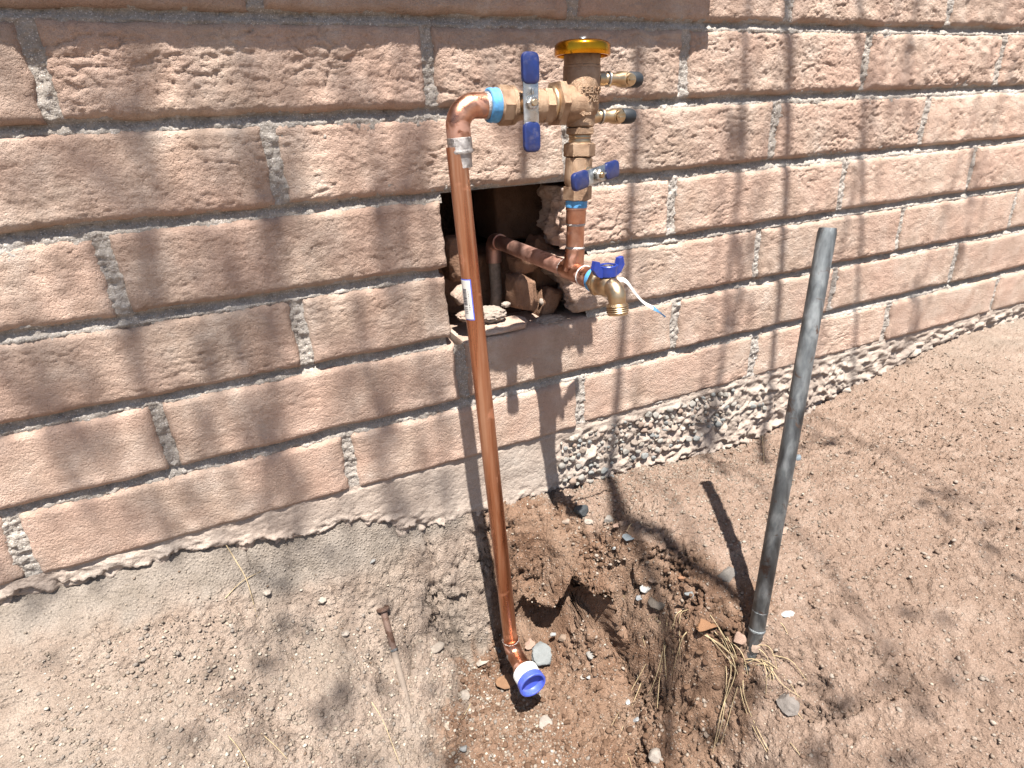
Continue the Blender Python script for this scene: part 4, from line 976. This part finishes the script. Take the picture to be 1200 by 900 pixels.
cane([Wp(749, -40), Wp(747, 65), Wp(742, 200), Wp(733, 340), Wp(722, 480), Wp(713, 560), atz(722, 610, -.70), atz(765, 690, -.76), atz(778, 790, -.87), atz(782, 890, -.9)], [2.15, 2.1, 2.05, 2.0, 1.95, 1.9, 1.88, 1.86, 1.84, 1.82], .0074)
cane([Wp(930, -30), Wp(925, 50), Wp(923, 150), Wp(916, 280), Wp(905, 420), Wp(897, 500), atz(900, 540, -.69)], [2.1, 2.1, 2.05, 2.0, 2.0, 2.0, 2.0], .0085)
cane([Wp(618, -60), Wp(617, 60), Wp(615, 160), Wp(612, 240), Wp(606, 330)], [1.3, 1.3, 1.32, 1.36, 1.45], .0066)
cane([Wp(872, 60), Wp(866, 200), Wp(852, 330), Wp(838, 480), atz(850, 560, -.68)], [2.5, 2.5, 2.5, 2.5, 2.5], .0065)
cane([Wp(345, 180), Wp(330, 300), Wp(322, 420), Wp(318, 520), Wp(325, 590)], [3.0, 2.9, 2.8, 2.7, 2.6], .0042)
cane([Wp(505, 100), Wp(478, 260), Wp(466, 420), Wp(440, 560)], [3.0, 2.9, 2.9, 2.8], .004)
cane([Wp(1010, -30), Wp(1012, 120), Wp(1006, 300), Wp(1000, 450)], [2.2, 2.2, 2.2, 2.2], .006)
cane([Wp(180, -30), Wp(172, 120), Wp(176, 300), Wp(160, 450)], [2.6, 2.6, 2.6, 2.6], .006)
cane([atz(728, 612, -.70), atz(748, 622, -.69), atz(775, 630, -.69), atz(812, 655, -.69), atz(848, 680, -.7), atz(885, 720, -.73)], [1.7, 1.65, 1.6, 1.6, 1.6, 1.6], .0090, fork=Wp(713, 560)-SUN*1.9)
LEAF = earthy('leaf', ((.05, .07, .03), (.07, .10, .04), (.09, .12, .05), (.08, .1, .04)), grain=300, bumpd=.0005)
rl = np.random.default_rng(9); lv = MB()
for (px, py, t0, n_, sx_, sz_) in ((335, 285, 3.0, 22, .022, .06), (300, 215, 3.0, 16, .02, .05), (470, 190, 3.0, 18, .02, .05), (468, 300, 3.0, 22, .022, .06), (290, 410, 3.0, 20, .02, .05), (420, 420, 3.0, 18, .02, .04), (500, 470, 3.0, 16, .02, .05), (330, 560, 3.0, 20, .025, .05), (455, 560, 3.0, 16, .02, .04),
        (400, 95, 3.0, 14, .03, .03), (860, 180, 2.4, 14, .018, .06), (870, 330, 2.4, 14, .018, .06), (830, 500, 2.4, 12, .018, .05), (690, 60, 2.6, 10, .02, .03), (600, 160, 2.6, 12, .02, .05),
        (350, 720, 2.8, 26, .03, .06), (390, 830, 2.8, 26, .03, .06), (490, 740, 2.7, 22, .02, .06), (300, 850, 2.8, 26, .04, .06), (540, 840, 2.7, 14, .02, .05), (330, 660, 2.8, 16, .03, .03), (910, 600, 2.3, 12, .02, .04), (900, 850, 2.4, 18, .03, .05),
        (150, 130, 3.0, 24, .03, .05), (100, 300, 3.0, 30, .03, .06), (200, 360, 3.0, 24, .03, .05), (60, 480, 3.0, 30, .03, .06), (180, 560, 3.0, 24, .03, .05), (90, 760, 2.9, 30, .04, .06), (1060, 60, 2.6, 18, .03, .07), (1130, 250, 2.6, 20, .03, .08), (1060, 400, 2.6, 16, .03, .06), (1100, 640, 2.4, 24, .04, .06), (1040, 820, 2.4, 24, .04, .06)):
    P = (Wp(px, py) if py < 610 else atz(px, py, -.78))-SUN*t0
    tq = [np.array([P[0]+.12, -1.0, 3.06]), lerp([P[0]+.12, -1.0, 3.06], P, .5)+np.array([.03, .02, .03]), P]
    MB().tube(bez(tq, 10), .0028, 5).build('twig', BARK, shrub)
    kf = 1.5 if py > 610 else 1.0
    for i in range(int(n_*(.8 if py > 610 else 1))):
        c = P+rl.normal(size=3)*np.array([sx_*kf, sx_*kf, sz_*kf]); a = rl.normal(size=3); a /= np.linalg.norm(a); b = np.cross(a, rl.normal(size=3)); b /= np.linalg.norm(b)
        lv.add([c-a*.020, c-a*.004+b*.008, c+a*.020, c-a*.004-b*.008], [(0, 1, 2, 3)])
lo = lv.build('leaf_cluster', LEAF, shrub); lo['kind'] = 'stuff'
